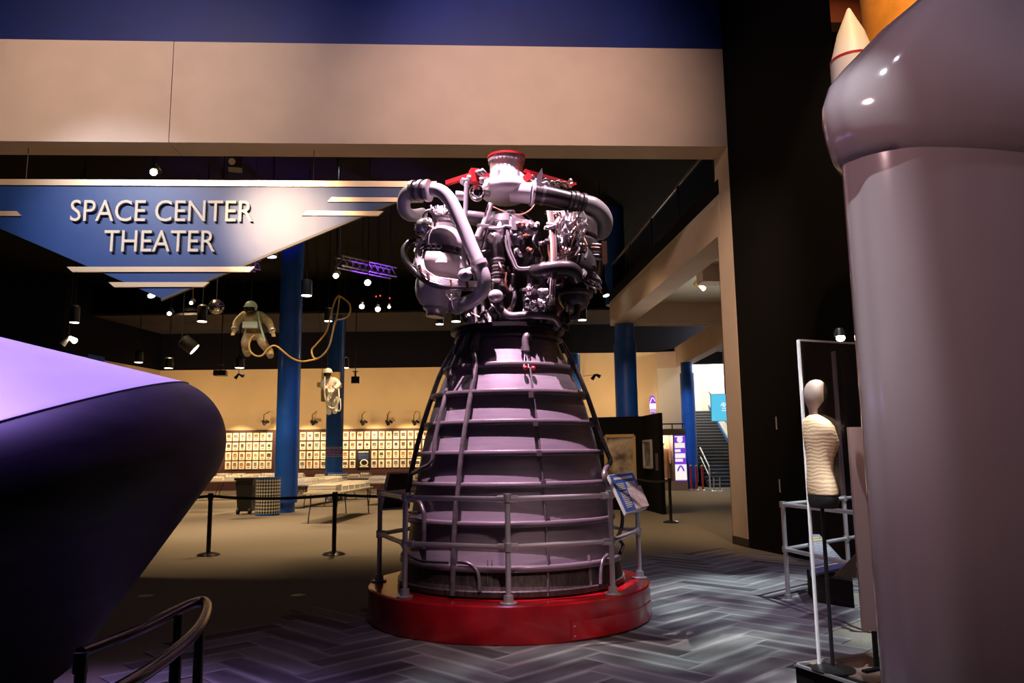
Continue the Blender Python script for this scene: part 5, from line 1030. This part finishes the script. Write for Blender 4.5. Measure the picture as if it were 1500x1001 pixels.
P2 = dict(head=(480.5, 547, -.1), neck=(481, 554, 0), chest=(482.5, 560, 0), waist=(484.5, 569, .0), pel=(485.5, 575, 0), shl=(474, 557.5, 0), ell=(471.5, 564.5, -.05), wrl=(480, 571, -.28), shr=(491, 557.5, 0), elr=(497.5, 563, -.05), wrr=(490, 570, -.28), hipl=(482, 577, 0), knl=(481.5, 589, -.05), anl=(482, 602, .05), tol=(482, 606, -.02), hipr=(489.5, 577, 0), knr=(490, 588.5, -.05), anr=(490.5, 600, .05), tor=(490.5, 604.5, -.02))
a2, q2 = astronaut('small white-suited astronaut with gold backpack hanging before the far blue column', 27.6, P2, 'suit_white', 'suit_white', True)
bk = PY(484.5, 563, 27.95); mk('backpack', MB().box(bk + Vector((0, 0, -.1)), (.62, .22, 1.05)), 'gold', a2, False)
for s in (-1, 1): mk('thruster_arm', MB().box(bk + Vector((s * .34, -.2, -.05)), (.1, .45, .16)), 'gold', a2, False); mk('hanger_wire', MB().tube([bk + Vector((s * .3, 0, .42)), PY(484.5 + s * 26, 432, 28.3) + Vector((0, 0, 3.))], .008, 5), 'dark_metal', a2)
for k in range(4): mk('control_knob', MB().ell(PY(478 + k * 3.2, 564 + (k % 2) * 2, 27.37), (.03, .02, .03), 8, 6), ('red_paint', 'gold', 'silver', 'red_paint')[k], a2)
mk('hose', MB().tube([PY(*p) for p in ((476, 552, 27.35), (475.5, 566, 27.3), (476, 582, 27.3), (480, 594, 27.3), (487, 598.5, 27.3), (493.5, 595, 27.3), (496.5, 584, 27.3), (496, 570, 27.4))], .024, 10, 5), 'hose_white', a2)
mk('hose', MB().tube([PY(*p) for p in ((496.5, 572, 27.4), (495, 590, 27.35), (494.5, 600, 27.35), (497, 602.5, 27.35), (499, 598, 27.35), (498.5, 584, 27.4))], .02, 8, 5), 'hose_white', a2)
o = mk('umbilical_hose', MB().tube([PY(*p) for p in ((373, 491, 19.0), (367, 497, 18.9), (365, 508, 18.85), (367.5, 516, 18.85), (375, 521.5, 18.8), (384, 521, 18.8), (392, 512, 18.8), (399, 507, 18.8), (406, 508, 18.85), (416, 516, 19.0), (428, 525, 19.3), (441, 529.5, 19.6), (455, 528, 19.8), (468, 524, 20), (480, 512, 20.1), (487, 488, 20.2), (492, 470, 20.2), (496, 448, 20.2), (496.5, 434, 20.2), (491, 440, 20.2), (485, 460, 20.15), (478, 486, 20.1), (464, 504, 20.), (457, 512, 20), (457.5, 520, 19.9), (462, 525.5, 19.9), (472, 521, 20.0), (483, 505, 20.05), (491, 472, 20.1), (500, 468, 20.2), (509, 464, 20.3), (513.5, 454, 20.3), (511, 444, 20.3), (503, 437, 20.25), (497, 434, 20.2))], .022, 8, 5), 'hose_gold'); tag(o, 'gold umbilical hose looping from the tan-suited astronaut', 'hose'); hh_ = PY(496.7, 434, 20.2); mk('hanger_wire', MB().tube([hh_, Vector((hh_.x, hh_.y, 9.5))], .006, 5), 'dark_metal', o)
hh_ = PY(368, 446, 19.25); mk('hanger_wire', MB().tube([hh_, Vector((hh_.x, hh_.y, 9.5))], .006, 5), 'dark_metal', a1)
spot('astronaut_spot', (-6.6, 14.8, 8.6), (-6.4, 19.2, 4.7), 170, (1, .95, .62), 24, .8, .06)
spot('small_astronaut_spot', (-5.6, 22.6, 8.6), (-6.3, 27.6, 3.9), 330, (1, .88, .62), 16, .8, .06)
# ================================================================== ceiling fixtures
def can(px, py, Y, label, r=.15, tilt=(0, 0, -1), m='lamp_white', h=.4, ceil=9.5):
    p = PY(px, py, Y); d = Vector(tilt).normalized(); t = empty('ceiling_can', label, 'ceiling light', tuple(p), 0, 'black can lights under the ceiling')
    mk('housing', MB().lathe([(r * .96, 0), (r, .01), (r, h), (r * .6, h + .05)], p, 20, -d), 'black_plastic', t); mk('lens', MB().lathe([(r * .9, -.012), (r * .9, .02)], p, 20, -d), m, t)
    top = p - d * (h + .04)
    if top.z < ceil - .02: mk('stem', MB().tube([top, Vector((top.x, top.y, ceil))], .015, 6), 'black_plastic', t)
CANS = [(397, 376, 17, 'bright can light just right of the sign edge near the blue column', .13, (0, 0, -1), 'lamp_white'), (449, 433, 21, 'round white can light right of the near blue column top', .15, (0, 0, -1), 'lamp_white'),
 (481, 470.5, 26, 'white can light just left of the far blue column top', .14, (0, 0, -1), 'lamp_white'), (296, 471, 20.5, 'long black can light left of the mirror ball', .13, (0, 0, -1), 'lamp_warm'),
 (351, 539, 33, 'white can light at the cream wall edge right of the projector', .2, (0, 0, -1), 'lamp_white'), (505, 539, 33, 'white can light at the cream wall edge above the small astronaut', .18, (0, 0, -1), 'lamp_white'),
 (109, 472.5, 20, 'white can light over the left capsule shell', .12, (0, 0, -1), 'lamp_white'), (203, 531, 30, 'white can light over the far left cream wall', .16, (0, 0, -1), 'lamp_white'), (247, 539.5, 33, 'white can light at the far left corner of the cream wall', .18, (0, 0, -1), 'lamp_white'),
 (285, 512, 22, 'tilted black can light left of the floating astronaut', .19, (.72, .22, -.62), 'lamp_white'), (644, 475, 26, 'white can light left of the nozzle flange', .14, (0, 0, -1), 'lamp_white'), (668, 471, 22, 'white can light right behind the engine left pump', .14, (0, 0, -1), 'lamp_white'),
 (853, 469, 24, 'white can light under the engine right pump', .14, (0, 0, -1), 'lamp_white'), (222, 433, 19, 'white can light by the sign bottom tip', .10, (.4, -.3, -.8), 'lamp_white'), (888, 433, 22, 'white can light left of the balcony corner', .10, (.2, -.2, -.9), 'lamp_white')]
for c in CANS: can(c[0], c[1], c[2], c[3], c[4], c[5], c[6], ceil=7.95 if c[2] > 34.7 else 9.5)
def lampspot(px, py, Y, label, r, m, d=(.1, -1, -.45)):
    p = PY(px, py, Y); dd = Vector(d).normalized(); t = empty('stage_light', label, 'stage light', tuple(p), 0, 'stage lights under the black ceiling')
    mk('housing', MB().lathe([(r * 1.15, 0), (r * 1.25, .02), (r * 1.1, .25), (r * .6, .34)], p, 18, -dd), 'black_plastic', t); mk('lens', MB().ell(p + dd * .0, (r, r * .6, r), 14, 10), m, t)
    mk('yoke', MB().tube([p - dd * .15 + Vector((r * 1.5, 0, 0)), p - dd * .15 + Vector((0, 0, r * 2.5)), p - dd * .15 - Vector((r * 1.5, 0, 0))], .015, 6), 'black_plastic', t)
    tz = 7.95 if Y > 34.7 else 9.5; q_ = p - dd * .15 + Vector((0, 0, r * 2.4)); mk('stem', MB().tube([q_, Vector((q_.x, q_.y, tz))], .012, 6), 'black_plastic', t)
for a in ((438.5, 449, 24, 'glowing stage light at the right edge of the near blue column', .08, 'lamp_hot'), (538.5, 414, 20, 'brightest warm stage light under the purple-lit truss', .08, 'lamp_hot'), (553.5, 453, 24, 'warm round stage light left of the engine pump', .08, 'lamp_hot'), (530, 449, 24, 'tilted stage light left of the warm round one', .08, 'lamp_warm'),
          (225, 252, 15.5, 'warm flood light above the theatre sign letters', .075, 'lamp_hot'), (248, 459.5, 22, 'bluish white spot left of the black can light', .06, 'lamp_blue'), (492, 494 - 90, 19, 'white lamp at the left end of the purple-lit truss', .07, 'lamp_warm'), (570, 450, 25, 'small white lamp beside the engine left pump', .05, 'lamp_warm'), (280, 444, 21, 'tiny warm lamp cluster left of the mirror ball', .05, 'lamp_warm')): lampspot(*a)
warm = [o for o in bpy.data.objects if o.name.startswith('stage_light') and o.get('label', '').startswith('warm round')][0]
for px, py, Y in ((551, 434.5, 24), (557, 433.5, 24), (571, 437, 24)):
    p = PY(px, py, Y); le = mk('indicator_led', MB().ell(p, (.02, .02, .02), 8, 6), 'led_red', warm); mk('lead', MB().tube([p, Vector((p.x, p.y + .02, 9.5))], .006, 5), 'black_plastic', le)
p = PY(345, 240, 15); t = empty('ceiling_projector', 'dark fixture hanging above the theatre sign near the fascia', 'projector', tuple(p)); mk('body', MB().box(p, (.26, .3, .26), .3), 'black_plastic', t, False); mk('lens', MB().tube([p + Vector((0, -.15, -.02)), p + Vector((0, -.2, -.03))], .07, 14), 'chrome', t); mk('stem', MB().tube([p + Vector((0, 0, .12)), (p.x, p.y, 9.5)], .02, 6), 'black_plastic', t)
# mirror ball
p = PY(317, 449.5, 21); t = empty('mirror_ball', 'silver mirror ball hanging left of the floating astronaut', 'mirror ball', tuple(p))
mk('core', MB().ell(p, (.20, .20, .20), 20, 14), 'dark_metal', t); mb = MB()
for i in range(1, 14):
    ph = math.pi * i / 14; n = max(4, int(26 * math.sin(ph)))
    for k in range(n):
        a = 2 * math.pi * k / n; d = Vector((math.sin(ph) * math.cos(a), math.sin(ph) * math.sin(a), math.cos(ph))); d2 = (d + Vector((random.uniform(-.1, .1), random.uniform(-.1, .1), random.uniform(-.1, .1)))).normalized(); u = d2.cross(Vector((0, 0, 1))).normalized(); v = d2.cross(u); c = p + d * .208; s = .019
        mb.prism([c + u * s + v * s, c - u * s + v * s, c - u * s - v * s, c + u * s - v * s], -d2 * .004)
o = mk('mirror_tiles', mb, 'chrome', t, False); o['kind'] = 'stuff'; mk('cord', MB().tube([p + Vector((0, 0, .2)), (p.x, p.y, 9.5)], .01, 6), 'dark_metal', t)
# projectors hanging in front of the cream wall
for px, py, Y, lab, d in ((323, 547, 33, 'black video projector hanging before the cream wall', (.5, .5, .22)), (520.5, 557, 33, 'small black speaker box hanging right of the small astronaut', (.34, .3, .28))):
    p = PY(px, py, Y); t = empty('hung_projector' if px < 400 else 'hung_speaker', lab, 'projector' if px < 400 else 'speaker', tuple(p)); mk('body', MB().box(p, d, .2), 'black_plastic', t, False); mk('mount', MB().tube([p + Vector((0, 0, .1)), p + Vector((0, 0, .35))], .04, 8), 'dark_metal', t); mk('mount_plate', MB().box(p + Vector((0, 0, .36)), (.2, .2, .03)), 'dark_metal', t, False); mk('stem', MB().tube([p + Vector((0, 0, .36)), (p.x, p.y, 9.5)], .02, 6), 'dark_metal', t)
    if px < 400: mk('lens', MB().tube([p + Vector((-.1, -.26, 0)), p + Vector((-.1, -.33, 0))], .07, 12), 'chrome', t)
for i, (px, py, Y, lab) in enumerate(((350, 548, 33, 'small twin spotlight right of the hanging projector'), (872, 549, 33, 'small black spotlight on the cream wall right of the engine'), (101, 495, 21, 'bright branching lamp over the capsule shell'))):
    p = PY(px, py, Y); t = empty('twin_spotlight', lab, 'spotlight', tuple(p)); m = 'lamp_warm' if i == 2 else 'black_plastic'
    mk('head', MB().tube([p, p + Vector((-.14, -.05, -.2))], [.05, .08], 10), 'black_plastic' if i < 2 else 'bright_steel', t); mk('head', MB().tube([p + Vector((.03, 0, 0)), p + Vector((.2, -.05, -.1))], [.05, .08], 10), m, t); mk('stem', MB().tube([p, Vector((p.x, p.y, 9.5)) if i != 1 else Vector((p.x, YR, p.z + .5))], .015, 6), 'dark_metal', t)
p = PY(1024, 419, 20); t = empty('soffit_spotlight', 'brass twin spotlight under the balcony ceiling', 'spotlight', tuple(p)); mk('head', MB().tube([p, p + Vector((-.12, -.05, .08))], [.05, .07], 10), 'gold', t); mk('head', MB().tube([p + Vector((.03, 0, 0)), p + Vector((.1, -.1, -.1))], [.04, .06], 10), 'lamp_warm', t); mk('arm', MB().tube([p, (p.x, p.y, zb1 - .12)], .015, 6), 'gold', t)
# purple-lit truss pieces
for i, (x0, y0, x1, y1, Y, lab) in enumerate(((492, 392, 572, 408, 19.5, 'lattice truss lit violet above the umbilical hose'), (322, 388, 374, 398, 19.0, 'lattice truss end lit violet under the sign right edge'))):
    a, b = PY(x0, y0, Y), PY(x1, y1, Y + 2.5); t = empty('lighting_truss', lab, 'truss', tuple((a + b) / 2)); u = Vector((0, 0, .26)); v = Vector((.2, -.2, 0)); n = 9; tm = mat('truss_alu', (.42, .38, .48), .4, .4)
    for k, off in enumerate((Vector(), u, v, u + v)): mk('chord', MB().tube([a + off, b + off], .022, 6), tm, t)
    for k in range(n):
        c0, c1 = a.lerp(b, k / n), a.lerp(b, (k + 1) / n); mk('lacing', MB().tube([c0, c1 + u], .012, 5), tm, t); mk('lacing', MB().tube([c0 + v + u, c1 + v], .012, 5), tm, t); mk('lacing', MB().tube([c0 + u * random.random(), c0.lerp(c1, .5) + v + u * random.random(), c1 + v], .008, 5, 3), 'black_plastic', t)
    for e in (a, b): mk('hanger', MB().tube([e + u, (e.x, e.y, 9.5)], .012, 5), 'dark_metal', t)
    m_ = (a + b) / 2; spot('truss_violet_light', m_ + Vector((.3, -.6, -1.0)), m_ + Vector((.1, 0, .2)), 520, (.30, .05, 1), 75, .7, .05)
# banner fragment on the far left wall
lw_d = Vector((LW.x - XL, LW.y - YB, 0)); kk = lw_d.y / lw_d.x; p = PL(140, 526, YB - XL * kk, kk); ln = Vector((-lw_d.y, lw_d.x, 0)).normalized(); ln = ln if ln.y < 0 else -ln
lw_d.normalize(); p += ln * .03; o = mk('blue_banner', MB().bar(p - lw_d * .55, p + lw_d * .55, .05, .3), 'column_blue', None, False); tag(o, 'small blue panel above the capsule shell at the left wall', 'panel')
